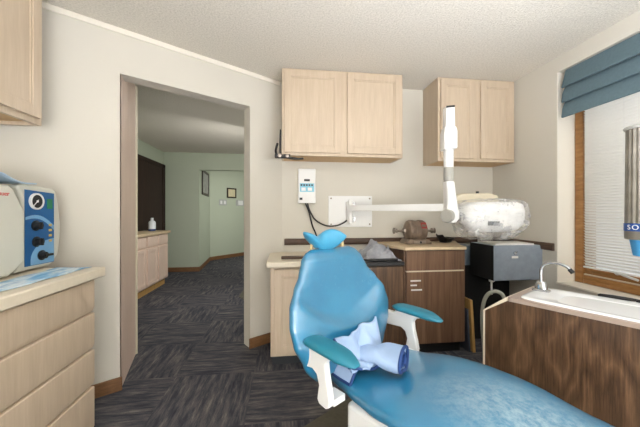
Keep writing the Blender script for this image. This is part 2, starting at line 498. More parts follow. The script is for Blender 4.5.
m = MB(); m.box(wx0 + .004, wx0 + .021, WY0 + .07, WY1 - .075, WZ0 + .082, WZ0 + .089); m.build('sash_stop', 'beige_plastic', w)
m = MB(); m.tube([(wx0 - .004, 1.80, .775), (wx0 - .022, 1.79, .782), (wx0 - .026, 1.74, .768), (wx0 - .024, 1.66, .752)], .008, 8)
m.cyl((wx0 - .004, 1.80, .775), (wx0 + .012, 1.80, .775), .018)
m.build('crank_handle', 'white_plastic', w)

# door in the hall wall (dark) with casing
dd = thing('door_1', None, None, (HX, 5.75, 0)); struct(dd)
MB().box(HX + .001, HX + .03, 5.0, 6.18, 0, 2.1).build('door_leaf', 'darkdoor', dd)
m = MB(); m.box(HX + .001, HX + .045, 6.181, 6.30, 0, 2.17); m.box(HX + .001, HX + .045, 4.88, 4.999, 0, 2.17); m.box(HX + .001, HX + .045, 4.88, 6.30, 2.101, 2.17)
m.build('door_casing', 'darkdoor', dd, bevel=.004)

# ------------------------------------------------------------------ cabinets
def shaker(mb, axis, a0, a1, z0, z1, f, depth=.018, rail=.055):
    """a framed door in plane axis ('x' or 'y' = coordinate that is constant), face at f, thickness growing by depth sign"""
    def B(u0, u1, w0, w1, d0, d1):
        d0, d1 = sorted((d0, d1))
        if axis == 'y': mb.box(u0, u1, d0, d1, w0, w1)
        else: mb.box(d0, d1, u0, u1, w0, w1)
    B(a0, a0 + rail, z0, z1, f, f + depth); B(a1 - rail, a1, z0, z1, f, f + depth)
    B(a0 + rail, a1 - rail, z0, z0 + rail, f, f + depth); B(a0 + rail, a1 - rail, z1 - rail, z1, f, f + depth)
    # sloped inner lip and recessed panel
    B(a0 + rail, a1 - rail, z0 + rail, z1 - rail, f + depth * .45, f + depth * .95)
    q = .012; g = depth * .2
    B(a0 + rail, a0 + rail + q, z0 + rail, z1 - rail, f + g, f + depth * .5); B(a1 - rail - q, a1 - rail, z0 + rail, z1 - rail, f + g, f + depth * .5)
    B(a0 + rail + q, a1 - rail - q, z0 + rail, z0 + rail + q, f + g, f + depth * .5); B(a0 + rail + q, a1 - rail - q, z1 - rail - q, z1 - rail, f + g, f + depth * .5)

def wall_cab_y(x0, x1, y0, z0, z1, label, left_side):
    t = thing('wall_cabinet', label, 'cabinet', ((x0 + x1) / 2, (y0 + YB) / 2, z0), 0, 'pale wood wall cabinets')
    m = MB(); yf = y0 + .019
    m.box(x0, x0 + .018, yf + .02, YB - .001, z0, z1); m.box(x1 - .018, x1, yf + .02, YB - .001, z0, z1)
    m.box(x0 + .018, x1 - .018, yf + .02, YB - .001, z1 - .02, z1)
    m.box(x0 + .018, x1 - .018, YB - .012, YB - .001, z0 + .02, z1 - .02)
    m.build('carcass', 'maple', t)
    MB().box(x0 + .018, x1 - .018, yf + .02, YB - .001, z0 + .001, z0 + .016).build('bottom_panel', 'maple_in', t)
    m = MB(); rect = (x0, x1)
    m.box(x0, x0 + .04, yf, yf + .02, z0, z1); m.box(x1 - .04, x1, yf, yf + .02, z0, z1)
    xm = (x0 + x1) / 2
    m.box(xm - .035, xm + .035, yf, yf + .02, z0 + .04, z1 - .04)
    m.box(x0 + .04, x1 - .04, yf, yf + .02, z0, z0 + .04); m.box(x0 + .04, x1 - .04, yf, yf + .02, z1 - .04, z1)
    m.build('face_frame', 'maple', t, bevel=.0015)
    for a, b in ((x0 + .022, xm - .03), (xm + .03, x1 - .022)):
        m = MB(); shaker(m, 'y', a, b, z0 + .026, z1 - .02, y0, .0185)
        m.build('door', 'maple', t, bevel=.002)
    return t
wall_cab_y(-.016, 1.063, 2.53, 1.69, CE - .002, 'wide two-door pale wood wall cabinet above the small wall timer box', True)
wall_cab_y(1.40, XR - .002, 2.53, 1.672, CE - .002, 'narrower two-door pale wood wall cabinet in the corner behind the upright white arm', True)

# left wall cabinet (front faces +X)
t = thing('wall_cabinet', 'pale wood wall cabinet cut off at the left edge, hung above the steriliser', 'cabinet', (XL + .16, 1.2, 1.665), 0, 'pale wood wall cabinets')
x0, xf, yE = XL + .001, -1.29, 1.778
m = MB()
m.box(x0, xf - .038, yE - .018, yE, 1.665, CE - .002); m.box(x0, xf - .038, .55, .568, 1.665, CE - .002)
m.box(x0, xf - .038, .568, yE - .018, CE - .03, CE - .002)
m.build('carcass', 'maple', t)
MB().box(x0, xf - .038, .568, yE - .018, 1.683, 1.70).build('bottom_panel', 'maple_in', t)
m = MB(); m.box(xf - .038, xf - .018, yE - .04, yE, 1.665, CE - .002); m.box(xf - .038, xf - .018, .55, .59, 1.665, CE - .002)
m.box(xf - .038, xf - .018, .59, yE - .04, 1.665, 1.705); m.box(xf - .038, xf - .018, .59, yE - .04, CE - .042, CE - .002)
m.build('face_frame', 'maple', t, bevel=.0015)
for a, b in ((.57, 1.14), (1.16, yE - .022)):
    m = MB(); shaker(m, 'x', a, b, 1.697, CE - .02, xf, -.0175)
    m.build('door', 'maple', t, bevel=.002)

# left drawer unit
t = thing('drawer_cabinet', 'pale wood drawer cabinet under the steriliser, cut off by the left edge', 'cabinet', (-1.3, 1.0, 0))
xf, yE = -1.0, 1.708
m = MB(); m.box(XL + .001, xf - .02, .3, yE, .03, .846); m.build('carcass', 'maple', t, bevel=.002)
MB().box(XL + .001, xf - .09, .3, yE - .003, 0, .029).build('toe_kick', 'char', t)
zs = [.842, .668, .472, .276, .035]
for a, b in ((.31, .99), (1.0, yE - .002)):
    for i in range(4):
        m = MB(); z1, z0 = zs[i] - .004, zs[i + 1] + .012
        # slab with a bevelled finger edge along its bottom and top
        prof = [(xf - .0195, z0 - .006), (xf - .008, z0 - .006), (xf, z0 + .016), (xf, z1 - .004), (xf - .004, z1), (xf - .0195, z1)]
        m.extr(prof, lambda x, z: (x, a, z), lambda x, z: (x, b, z))
        m.build('drawer', 'maple', t, bevel=.0015)
o = MB().prism([(XL + .001, .25), (-.975, .25), (-.975, 1.76), (XL + .09, 1.76), (XL + .001, 1.745)], .847, .897).build('countertop', 'laminate', bevel=.006)
tag(o, 'cream laminate countertop on the drawer cabinet, under the steriliser', 'countertop')

# ---- steriliser
t = thing('autoclave', 'white tabletop steriliser with a blue control panel on the left counter', 'steriliser', (-1.4, 1.45, .898))
AX = -1.262
m = MB(); m.box(-1.56, AX - .045, 1.06, 1.74, .925, 1.316); m.build('housing', 'offwhite', t, bevel=.02, seg=3)
for fx in (-1.53, -1.36):
    for fy in (1.12, 1.67):
        MB().cyl((fx, fy, .898), (fx, fy, .926), .018, n=16).build('foot', 'black', t)
# control fascia : outline in (y, z)
m = MB(); out = [(1.56, .905), (1.78, .912), (1.832, .962), (1.848, 1.06), (1.85, 1.13), (1.832, 1.25), (1.81, 1.318), (1.79, 1.328), (1.60, 1.336), (1.572, 1.322), (1.60, 1.25), (1.60, 1.0)]
m.extr(out, lambda y, z: (AX - .046, y, z), lambda y, z: (AX, y, z)); fas = m.build('control_panel', 'offwhite', t, bevel=.01, seg=3)
m = MB(); bl = [(1.612, .927), (1.797, .925), (1.797, 1.30), (1.612, 1.308)]
m.extr(bl, lambda y, z: (AX - .002, y, z), lambda y, z: (AX + .002, y, z)); m.build('panel_overlay', 'blue_panel', fas)
def sweep(y0, y1, za, zb):   # light blue sweep printed on the overlay
    m = MB(); pts = []
    N = 10
    for i in range(N + 1):
        u = i / N; pts.append((y0 + (y1 - y0) * u, za[0] + (za[1] - za[0]) * u + .03 * math.sin(PI * u)))
    for i in range(N, -1, -1):
        u = i / N; pts.append((y0 + (y1 - y0) * u, zb[0] + (zb[1] - zb[0]) * u + .03 * math.sin(PI * u)))
    m.extr(pts, lambda y, z: (AX + .0018, y, z), lambda y, z: (AX + .0026, y, z))
    return m.build('printed_sweep', 'lightblue', fas)
sweep(1.614, 1.795, (1.172, 1.125), (1.158, 1.10))
m = MB(); pts = [(1.795, .928)] + [(1.795 - .15 * math.sin(a), .955 + .10 * (math.cos(a))) for a in [i * PI / 2 / 8 for i in range(9)]] + [(1.645, .929)]
m.extr(pts, lambda y, z: (AX + .0018, y, z), lambda y, z: (AX + .0026, y, z)); m.build('printed_sweep', 'lightblue', fas)
m = MB(); m.lathe((AX + .001, 1.675, 1.252), (1, 0, 0), [(0, .042), (.012, .042), (.012, .034), (.008, .034)], 32); g = m.build('gauge', 'white_plastic', fas)
MB().cyl((AX + .008, 1.675, 1.252), (AX + .010, 1.675, 1.252), .0335, n=32).build('gauge_dial', 'black', g)
m = MB(); m.tube([(AX + .0115, 1.682, 1.260), (AX + .0115, 1.652, 1.229)], .0016, 6); m.cyl((AX + .0105, 1.675, 1.252), (AX + .013, 1.675, 1.252), .006, n=12)
m.build('needle', 'whiteink', g)
for yy, zz in ((1.675, 1.128), (1.68, 1.045)):
    m = MB(); m.lathe((AX + .001, yy, zz), (1, 0, 0), [(0, .027), (.004, .027), (.006, .02), (.026, .018), (.028, .016)], 20); m.box(AX + .024, AX + .034, yy - .005, yy + .005, zz - .018, zz + .018)
    m.build('knob', 'black', fas)
m = MB(); m.lathe((AX + .001, 1.712, .972), (1, 0, 0), [(0, .026), (.006, .026), (.008, .019), (.024, .017)], 20); m.box(AX + .022, AX + .032, 1.70, 1.752, .966, .978); m.build('knob', 'black', fas)
MB().box(AX + .001, AX + .005, 1.748, 1.782, 1.215, 1.268).build('display', 'green', fas)
m = MB()
for i, zz in enumerate((1.128, 1.10, 1.072, 1.044)):
    MB().box(AX + .001, AX + .005, 1.76, 1.778, zz - .006, zz + .006).build('indicator', 'amber', fas)
# round-cornered front door slab
out = [(1.10, .95), (1.15, .905), (1.49, .905), (1.572, .962), (1.572, 1.20), (1.515, 1.30), (1.49, 1.318), (1.10, 1.315)]
m = MB(); m.extr(out, lambda y, z: (AX - .044, y, z), lambda y, z: (AX + .035, y, z)); dr = m.build('chamber_door', 'offwhite', t, bevel=.012, seg=3)
text_mesh('lettering', 'Tuttnauer', .028, 'redink', dr, (AX + .036, 1.432, 1.278), (0, 1, 0), (0, 0, 1))
# folded wrap on top
m = MB()
def fw(u, v):
    x = -1.52 + .27 * u; y = 1.36 + .31 * v
    return (x, y, 1.342 + .012 * max(0, math.sin(v * 5 + u)) * (1 - v) + .03 * math.exp(-((v - .35) / .18) ** 2) + .006 * noise.noise((x * 14, y * 14, 0)))
m.grid(14, 20, fw); o = m.build('sterilisation_wrap', 'clothblue', solid=.006); tag(o, 'pale blue folded wrap lying on top of the steriliser', 'cloth')
# leaflet
m = MB()
def lf(u, v):
    x = -1.035 - .145 * u; y = 1.10 + .64 * v - .04 * u * v
    return (x, y, .8995 + .004 * math.sin(v * 9 + u * 2) ** 2 + .004 * u * v)
m.grid(8, 24, lf); o = m.build('leaflet', 'leaflet', solid=.002); tag(o, 'blue and white printed leaflet lying along the left counter edge', 'leaflet')

# ---- back left base cabinet and worktop
x0, x1, yf = -.10, .515, 2.25
t = thing('base_cabinet', 'pale wood base cabinet behind the chair, right of the doorway', 'cabinet', (.2, 2.5, 0))
def clipped(xa, xb, ya):   # footprint with its rear left corner scribed to the angled wall
    yb = YB - .004
    ps = []
    s = (A0.x - xa) / .839
    yw = A0.y - .544 * s - .012
    return [(xa, ya), (xb, ya), (xb, yb), (A0.x + .01, yb), (xa, min(yb, yw))]
m = MB(); m.prism(clipped(x0, x1, yf + .04), .1, .783); m.build('carcass', 'maple', t)
MB().box(x0 + .01, x1, yf + .1, yf + .13, 0, .0995).build('toe_kick', 'char', t)
m = MB(); m.box(x0, x0 + .04, yf + .02, yf + .0395, .1, .783); m.box(x1 - .04, x1, yf + .02, yf + .0395, .1, .783); m.box(x0 + .04, x1 - .04, yf + .02, yf + .0395, .1, .14); m.box(x0 + .04, x1 - .04, yf + .02, yf + .0395, .743, .783)
m.build('face_frame', 'maple', t, bevel=.0015)
m = MB(); shaker(m, 'y', x0 + .03, x1 - .03, .128, .765, yf, .0195); m.build('door', 'maple', t, bevel=.002)
o = MB().prism(clipped(x0 - .028, x1 + .002, yf - .025), .7835, .825).build('countertop', 'laminate', bevel=.006)
tag(o, 'cream laminate countertop on the pale cabinet behind the chair', 'countertop')
o = MB().box(-.02, .34, 2.36, 2.44, .8255, .842).build('wood_strip', 'rail', bevel=.004)
tag(o, 'short brown wood strip lying on the cream counter beside the headrest', 'wood strip')

# ---- black topped walnut cabinet
t = thing('walnut_cabinet', 'low walnut cabinet with a black top behind the chair back', 'cabinet', (.74, 2.5, 0))
m = MB(); m.box(.525, .945, 2.26, YB - .03, .1, .775); m.build('carcass', 'walnut', t, bevel=.002)
MB().box(.535, .935, 2.30, 2.33, 0, .0995).build('toe_kick', 'blackmatte', t)
MB().box(.522, .95, 2.235, YB - .03, .776, .808).build('black_top', 'black', t, bevel=.004)
m = MB(); m.box(.53, .94, 2.241, 2.2595, .12, .77); m.build('door', 'walnut', t, bevel=.002)
# ---- tall walnut cabinet
t = thing('walnut_cabinet', 'taller reddish walnut cabinet under the bench motor', 'cabinet', (1.26, 2.6, 0))
m = MB(); m.box(.99, 1.535, 2.35, YB - .03, .1, .885); m.build('carcass', 'walnut_red', t, bevel=.002)
MB().box(1.0, 1.52, 2.40, 2.43, 0, .0995).build('toe_kick', 'blackmatte', t)
m = MB(); m.box(1.005, 1.515, 2.331, 2.3495, .715, .88); m.build('drawer', 'walnut_red', t, bevel=.002)
MB().box(1.005, 1.515, 2.333, 2.3495, .704, .7145).build('edge_strip', 'beige_plastic', t)
m = MB(); m.box(1.005, 1.515, 2.331, 2.3495, .105, .703); dr = m.build('door', 'walnut_red', t, bevel=.002)
for xx, ww, zz in ((1.04, .09, .632), (1.04, .055, .595), (1.045, .095, .556), (1.06, .055, .37), (1.055, .06, .345), (1.055, .06, .325)):
    MB().box(xx, xx + ww, 2.328, 2.331, zz - .006, zz + .006).build('label_strip', 'paper', dr)
o = MB().prism([(.985, 2.31), (1.525, 2.31), (1.56, 2.45), (1.74, 2.83), (1.0, 2.83), (.90, 2.80), (.93, 2.5)], .886, .912)
o = o.build('worktop', 'worktop', bevel=.004); tag(o, 'worn tan worktop board carrying the bench motor', 'worktop')

# ---- bench motor (double-ended lathe)
t = thing('bench_lathe', 'old brown double-ended bench polishing motor on the tan worktop', 'motor', (1.2, 2.62, .9125))
mx, my, mz = 1.215, 2.62, 1.03
m = MB(); m.lathe((mx - .10, my, mz), (1, 0, 0), [(0, .03), (.004, .05), (.014, .078), (.024, .092), (.036, .095), (.038, .10), (.075, .10), (.078, .095), (.122, .095), (.125, .10), (.162, .10), (.164, .095), (.176, .092), (.186, .078), (.196, .05), (.20, .03)], 32)
m.build('motor_body', 'motor', t)
m = MB(); m.extr([(-.12, .9125), (.12, .9125), (.12, .925), (.095, .955), (-.095, .955), (-.12, .925)], lambda a, z: (mx + a, my - .085, z), lambda a, z: (mx + a, my + .085, z)); m.build('base', 'motor', t, bevel=.005)
m = MB(); m.box(mx - .05, mx + .06, my - .093, my - .0855, .918, .944); m.build('name_plate', 'steel', t)
MB().cyl((mx + .01, my - .097, .931), (mx + .01, my - .092, .931), .010).build('switch', 'black', t)
m = MB(); m.extr([(mx + .02, .0), (mx + .07, .0), (mx + .07, .06), (mx + .02, .06)], lambda x, q: (x, my - 1.0 * .1035 * math.cos(q / .1 + .25), mz + 1.0 * .1035 * math.sin(q / .1 + .25)), lambda x, q: (x, my - .0985 * math.cos(q / .1 + .25), mz + .0985 * math.sin(q / .1 + .25))); m.build('red_label', 'red', t)
m = MB(); m.lathe((mx - .10, my, mz), (-1, 0, 0), [(0, .028), (.02, .022), (.022, .012), (.075, .011), (.077, .02), (.082, .02), (.082, .010), (.10, .010), (.10, .027), (.11, .027)], 20); m.build('spindle', 'steel', t)
m = MB(); m.lathe((mx + .10, my, mz), (1, 0, 0), [(0, .028), (.02, .022), (.022, .011), (.06, .011), (.06, .024), (.072, .024), (.078, .012), (.09, .026), (.10, .012)], 20); m.build('spindle', 'steel', t)
# ---- black bowl
m = MB(); m.lathe((1.535, 2.66, .9125), (0, 0, 1), [(0, .03), (.004, .05), (.03, .078), (.05, .086), (.052, .08), (.04, .07), (.035, .02)], 28)
for v in m.bm.verts:
    n_ = noise.noise(v.co * 14); v.co.z += .012 * n_ * (v.co.z - .9125) / .05; v.co.x += .006 * n_
    if v.co.x < 1.49 and v.co.z > .94: v.co.z += .025
o = m.build('mixing_bowl', 'black'); tag(o, 'small black rubber bowl beside the bench motor', 'bowl')

# ---- silver crumpled pouch and dark pieces on the black top
m = MB()
def cr(u, v):
    x = .64 + .305 * u; y = 2.285 + .38 * v
    e = min(u, 1 - u, v, 1 - v)
    base = min(1, e / .3)
    h = .02 + .085 * base * math.exp(-((u - .5) / .42) ** 2) + .03 * base * (noise.turbulence((x * 14, y * 14, 1.3), 4, True) - .3) + .10 * base * abs(noise.noise((x * 11, y * 11, 4))) + .05 * base * abs(noise.noise((x * 27, y * 27, 2)))
    return (x + .02 * noise.noise((u * 4, v * 4, 8)), y, .81 + max(.002, h - .02))
m.grid(30, 30, cr); o = m.build('cloth_bundle', 'clothgrey', solid=.003, angle=12); tag(o, 'crumpled silver grey cloth bundle on the black cabinet top', 'cloth')
m = MB(); m.tube([(.60, 2.30, .822), (.68, 2.258, .822), (.80, 2.252, .822), (.90, 2.256, .822)], [.008, .012, .012, .008], 10); o = m.build('cable', 'black'); tag(o, 'thick black cord along the front of the black cabinet top', 'cord')
m = MB(); m.lathe((.58, 2.38, .809), (0, 0, 1), [(0, .05), (.03, .055), (.05, .05), (.058, .03)], 20); o = m.build('canister', 'greenblack'); tag(o, 'squat dark green canister behind the chair headrest', 'canister')
m = MB(); m.lathe((.552, 2.29, .809), (0, 0, 1), [(0, .02), (.045, .022), (.05, .012), (.058, .012)], 16); 
o = m.build('jar', 'beige_plastic'); tag(o, 'small beige jar on the black cabinet top beside the headrest', 'jar')

# ---- boards leaning by the tall cabinet
m = MB(); m.extr([(0, 0), (.024, 0), (-.006, .45), (-.03, .45)], lambda a, z: (1.605 + a, 2.34, z + .001), lambda a, z: (1.605 + a, 2.62, z + .001))
o = m.build('board', 'yellow_board', bevel=.002); tag(o, 'yellowish pine board leaning in the gap right of the walnut cabinet', 'board')
m = MB(); m.extr([(0, 0), (.014, 0), (-.006, .37), (-.02, .37)], lambda a, z: (1.575 + a, 2.35, z + .001), lambda a, z: (1.575 + a, 2.6, z + .001))
o = m.build('board', 'slate_board', bevel=.002); tag(o, 'slate grey board between the pine board and the walnut cabinet', 'board')

# ---- grey box on the right wall, dark cabinet below
t = thing('control_box', 'blue-grey metal box with a small knob below the wrapped machine head', 'metal box', (1.93, 2.4, .63))
m = MB(); m.box(1.72, XR - .002, 2.24, 2.55, .632, .925); m.build('housing', 'greybox', t, bevel=.004)
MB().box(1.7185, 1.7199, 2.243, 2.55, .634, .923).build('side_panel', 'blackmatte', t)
MB().box(1.735, XR - .012, 2.236, 2.2395, .64, .918).build('front_panel', 'greybox', t, bevel=.001)
m = MB(); m.cyl((1.905, 2.236, .862), (1.905, 2.225, .862), .013, n=18); m.tube([(1.905, 2.226, .862), (1.913, 2.215, .878)], .004, 8); m.build('key_lock', 'chrome', t)
MB().box(1.878, 1.935, 2.2335, 2.2359, .818, .836).build('label_plate', 'paper', t)
m = MB(); m.lathe((1.76, 2.32, .631), (0, 0, -1), [(0, .022), (.02, .022), (.026, .008), (.13, .006)], 16); m.build('hanging_nozzle', 'white_plastic', t)
o = MB().box(1.64, XR - .01, 2.60, YB - .012, 0, .70)
o.box(1.655, XR - .03, 2.59, 2.5995, .03, .69)
o = o.build('black_cabinet', 'blackmatte', bevel=.003); tag(o, 'black cabinet in the dark corner behind the blue-grey metal box', 'cabinet')
t = thing('drawer_organizer', 'narrow blue-grey drawer stack left of the blue-grey metal box', 'drawer stack', (1.75, 2.7, .701))
MB().box(1.70, 1.82, 2.602, 2.79, .701, .882).build('case', 'greytray', t, bevel=.002)
for i in range(5):
    MB().box(1.706, 1.814, 2.592, 2.6015, .706 + i * .035, .737 + i * .035).build('drawer', 'greytray', t, bevel=.003)
# loose papers with a wire binding
m = MB()
m.prism([(1.75, 2.262), (2.09, 2.245), (2.11, 2.46), (1.78, 2.53)], .9255, .938)
t = thing('spiral_notebook', 'white spiral notebook lying on the blue-grey metal box', 'notebook', (1.9, 2.4, .9255))
m.build('pages', 'paper', t)
m = MB()
for i in range(18):
    a = i / 17; p = Vector((1.80, 2.52, .938)).lerp(Vector((2.08, 2.462, .938)), a)
    m.lathe((p.x - .004, p.y, p.z + .003), (1, -.2, 0), [(0, .009), (.004, .009)], 10)
m.build('wire_binding', 'black', t)

# ------------------------------------------------------------------ x-ray unit
t = thing('xray_unit', 'white wall-mounted x-ray machine with jointed arm and plate on the back wall', 'x-ray machine', (.65, YB, 1.06))
MB().box(.43, .865, YB - .013, YB - .001, 1.058, 1.362).build('wall_plate', 'white_plastic', t, bevel=.003)
for xx in (.455, .84):
    for zz in (1.085, 1.337):
        MB().cyl((xx, YB - .0131, zz), (xx, YB - .018, zz), .008, n=12).build('screw', 'steel', t)
m = MB(); m.box(.60, .66, YB - .07, YB - .0131, 1.11, 1.30); m.box(.612, .648, YB - .10, YB - .0705, 1.09, 1.32); m.build('bracket', 'white_plastic', t, bevel=.006)
for zz in (1.125, 1.15, 1.285):
    MB().cyl((.675, YB - .03, zz), (.675, YB - .055, zz), .011, n=12).build('bolt', 'chrome', t)
p0 = Vector((.63, YB - .09, 1.243)); p1 = Vector((1.245, 2.10, 1.235))
d = (p1 - p0).normalized(); q = Vector((-d.y, d.x, 0))
m = MB(); hh = .026
rings = []
for p, h_ in ((p0, .026), (p0 + d * .05, .027), (p1, .030)):
    rings.append([p + q * .02 + Vector((0, 0, h_)), p - q * .02 + Vector((0, 0, h_)), p - q * .02 - Vector((0, 0, h_)), p + q * .02 - Vector((0, 0, h_))])
m.loft(rings); m.build('extension_arm', 'white_plastic', t, bevel=.006)
# upright jointed arm at the end; ax = camera-right direction in plan
R_ = Vector((.9925, -.1219, 0)); F_ = Vector((.1219, .9925, 0)); U_ = Vector((0, 0, 1))
K = Vector((1.228, 2.075, 0))
def P(r, z, f=0): return K + R_ * r + F_ * f + U_ * z
def slab(name, prof, mat, f0=-.03, f1=.03, bevel=.008, parent=None):
    m = MB(); m.extr(prof, lambda r, z: P(r, z, f0), lambda r, z: P(r, z, f1)); return m.build(name, mat, parent or t, bevel=bevel, seg=3)
slab('lower_arm', [(-.035, 1.43), (.025, 1.43), (.045, 1.30), (.062, 1.19), (.06, 1.15), (.04, 1.122), (.008, 1.115), (-.02, 1.13), (-.033, 1.16), (-.03, 1.22), (-.028, 1.30)], 'white_plastic', -.04, .04, .012)
DX = (-R_ - F_ * .75).normalized()
m = MB(); m.lathe(P(-.008, 1.172, -.012), DX, [(0, .05), (.028, .05), (.034, .045)], 32); m.build('pivot_joint', 'grey_plastic', t)
m = MB(); m.lathe(P(-.003, 1.445), (0, 0, 1), [(-.015, .033), (.0, .036), (.085, .035), (.09, .033)], 24); m.build('grey_band', 'grey_plastic', t)
m = MB(); m.lathe(P(-.003, 1.5355), (0, 0, 1), [(0, .034), (.10, .036), (.20, .038)], 24); m.build('middle_arm', 'white_plastic', t)
slab('sleeve', [(-.052, 1.66), (.048, 1.67), (.048, 1.80), (.036, 1.835), (-.04, 1.835), (-.052, 1.79)], 'white_plastic', -.042, .042, .01)
slab('upper_arm', [(-.036, 1.836), (.034, 1.836), (.03, 1.985), (-.034, 1.985)], 'white_plastic', -.034, .034, .008)
slab('end_cap', [(-.036, 1.968), (.028, 1.975), (.028, 1.99), (-.036, 1.984)], 'black', -.036, -.0345, .002)
# head
H0 = K + R_ * .30 + F_ * .02
def HP(r, f, z): return H0 + R_ * r + F_ * f + U_ * z
def rrect(hw, hd, z, e=4.5, n=36, dr=0):
    out = []
    for i in range(n):
        a = 2 * PI * i / n; ca, sa = math.cos(a), math.sin(a)
        out.append(HP(dr + hw * math.copysign(abs(ca) ** (2 / e), ca), hd * math.copysign(abs(sa) ** (2 / e), sa), z))
    return out
m = MB(); m.loft([rrect(.12, .09, 1.055, dr=-.02), rrect(.18, .12, 1.075), rrect(.218, .145, 1.115), rrect(.222, .15, 1.20), rrect(.212, .14, 1.255), rrect(.17, .11, 1.275)])
hd = m.build('xray_head', 'white_plastic', t, angle=50)
m = MB(); m.extr([(-.08, 1.105), (.0, 1.105), (.0, 1.135), (-.08, 1.135)], lambda r, z: HP(r, -.1515, z), lambda r, z: HP(r, -.144, z)); m.build('name_plate', 'char', hd)
m = MB(); m.extr([(-.20, 1.25), (.17, 1.25), (.16, 1.335), (.10, 1.352), (-.12, 1.352), (-.19, 1.33)], lambda r, z: HP(r, .13, z), lambda r, z: HP(r, .26, z)); m.build('rear_housing', 'beige_plastic', t, bevel=.012, seg=3)
MB().cyl(HP(.03, .2, 1.352), HP(.03, .2, 1.372), .012, n=14).build('button', 'char', t)
m = MB(); m.tube([P(.05, 1.19), P(.09, 1.19, .02)], .028, 14, 0); m.build('yoke', 'white_plastic', t)
# plastic cover
m = MB(); NR = 72
prof = [(1.005, .05, .05), (1.012, .13, .11), (1.045, .175, .145), (1.085, .215, .158), (1.12, .236, .162), (1.17, .24, .165), (1.225, .238, .163), (1.262, .228, .155), (1.285, .20, .13), (1.295, .12, .07), (1.296, .04, .03)]
rings = []
for z, hw, hd_ in prof:
    for s in range(1):
        rings.append(rrect(hw, hd_, z, 5.5, NR, dr=-.02 if z < 1.06 else 0))
m.loft(rings)
bmesh.ops.subdivide_edges(m.bm, edges=m.bm.edges[:], cuts=1, use_grid_fill=True)
for v in m.bm.verts:
    dirv = (v.co - (H0 + U_ * 1.17)); dirv.normalize()
    nn = noise.turbulence(v.co * 11, 3, True) * .016 + .006 * abs(noise.noise(v.co * 22))
    v.co += dirv * (nn - .004)
    if v.co.z < 1.075: v.co.z -= .022 * abs(noise.noise(v.co * 16)); v.co -= R_ * .03 * max(0, -noise.noise(v.co * 5))
o = m.build('plastic_cover', 'bag', angle=25); tag(o, 'clear crinkled plastic bag wrapped round the x-ray machine head', 'plastic bag')

# ---- timer box with cord on the back wall
t = thing('xray_timer', 'small white wall timer box with blue keypad and hanging black cord', 'timer', (.22, YB, 1.285))
MB().box(.135, .30, YB - .055, YB - .001, 1.287, 1.615).build('case', 'white_plastic', t, bevel=.006, seg=3)
MB().box(.15, .285, YB - .058, YB - .0551, 1.395, 1.475).build('keypad', 'skyprint', t)
for i in range(5):
    MB().box(.158 + i * .025, .174 + i * .025, YB - .0605, YB - .0581, 1.45, 1.466).build('key', 'char', t)
for i in range(2):
    MB().box(.165 + i * .06, .205 + i * .06, YB - .0605, YB - .0581, 1.405, 1.435).build('key', 'white_plastic', t)
MB().box(.19, .245, YB - .058, YB - .0551, 1.495, 1.515).build('display', 'black', t)
MB().box(.148, .175, YB - .058, YB - .0551, 1.318, 1.34).build('badge', 'char', t)
m = MB(); m.tube([(.225, YB - .03, 1.288), (.245, YB - .035, 1.22), (.30, YB - .03, 1.13), (.40, YB - .03, 1.075), (.50, YB - .035, 1.072), (.57, YB - .05, 1.10), (.602, YB - .06, 1.125)], .0075, 10); m.build('cord', 'black', t)
m = MB(); m.tube([(.205, YB - .03, 1.288), (.24, YB - .035, 1.20), (.27, YB - .03, 1.08), (.31, YB - .03, .98), (.32, YB - .045, .87)], .0075, 10); m.build('cord', 'black', t)

# ---- black lamp bracket at the bottom left of the wide wall cabinet
t = thing('lamp_bracket', 'small black jointed bracket under the lower left corner of the wide wall cabinet', 'bracket', (-.03, 2.52, 1.66))
m = MB(); m.tube([(-.03, 2.515, 1.675), (-.03, 2.515, 1.80), (-.026, 2.515, 1.90)], .007, 8); m.build('rod', 'black', t)
m = MB(); m.box(-.075, .055, 2.485, 2.525, 1.655, 1.6875); m.build('clamp', 'black', t, bevel=.005)
m = MB(); m.tube([(-.05, 2.48, 1.664), (.04, 2.475, 1.656), (.10, 2.48, 1.650), (.165, 2.49, 1.655)], [.011, .011, .009, .006], 10); m.build('arm', 'black', t)
m = MB(); m.lathe((-.035, 2.484, 1.673), (0, -1, 0), [(0, .017), (.018, .017), (.02, .01)], 16); m.build('fitting', 'steel', t)
m = MB(); m.lathe((.028, 2.484, 1.670), (0, -1, 0), [(0, .015), (.02, .015), (.022, .008)], 16); m.build('fitting', 'steel', t)
m = MB(); m.tube([(-.06, 2.50, 1.68), (-.066, 2.50, 1.72), (-.052, 2.505, 1.78)], .010, 8); m.build('clip', 'black', t)

# ------------------------------------------------------------------ window dressing
t = thing('roman_shade', 'slate blue fabric roman shade folded up at the top of the window', 'shade', (XR - .03, 1.2, 1.94))
zt = [2.305, 2.17, 2.055]; zb = [2.165, 2.05, 1.935]
for i in range(3):
    m = MB()
    ztop = 2.305 if i == 0 else zt[i] + .012
    prof = [(XR + .02, ztop), (XR + .008 - .012 * i, ztop), (XR - .01 - .012 * (i > 0), (ztop + zb[i]) / 2), (XR - .028, zb[i] + .012), (XR - .030, zb[i]), (XR - .018, zb[i] - .004), (XR + .01, zb[i] + .015)]
    if i: prof = [(XR + .014, ztop - .012)] + [(XR + .0, ztop - .012)] + prof[2:]
    m.extr(prof, lambda x, z: (x, WY0 + .03, z), lambda x, z: (x, WY1 - .065, z))
    m.build('fabric_fold', 'bluefabric', t, bevel=.003)
t = thing('mini_blind', 'white horizontal slat blind lowered inside the window', 'blind', (XR + .12, 1.2, .79))
m = MB(); bx = XR + .118
z = .805
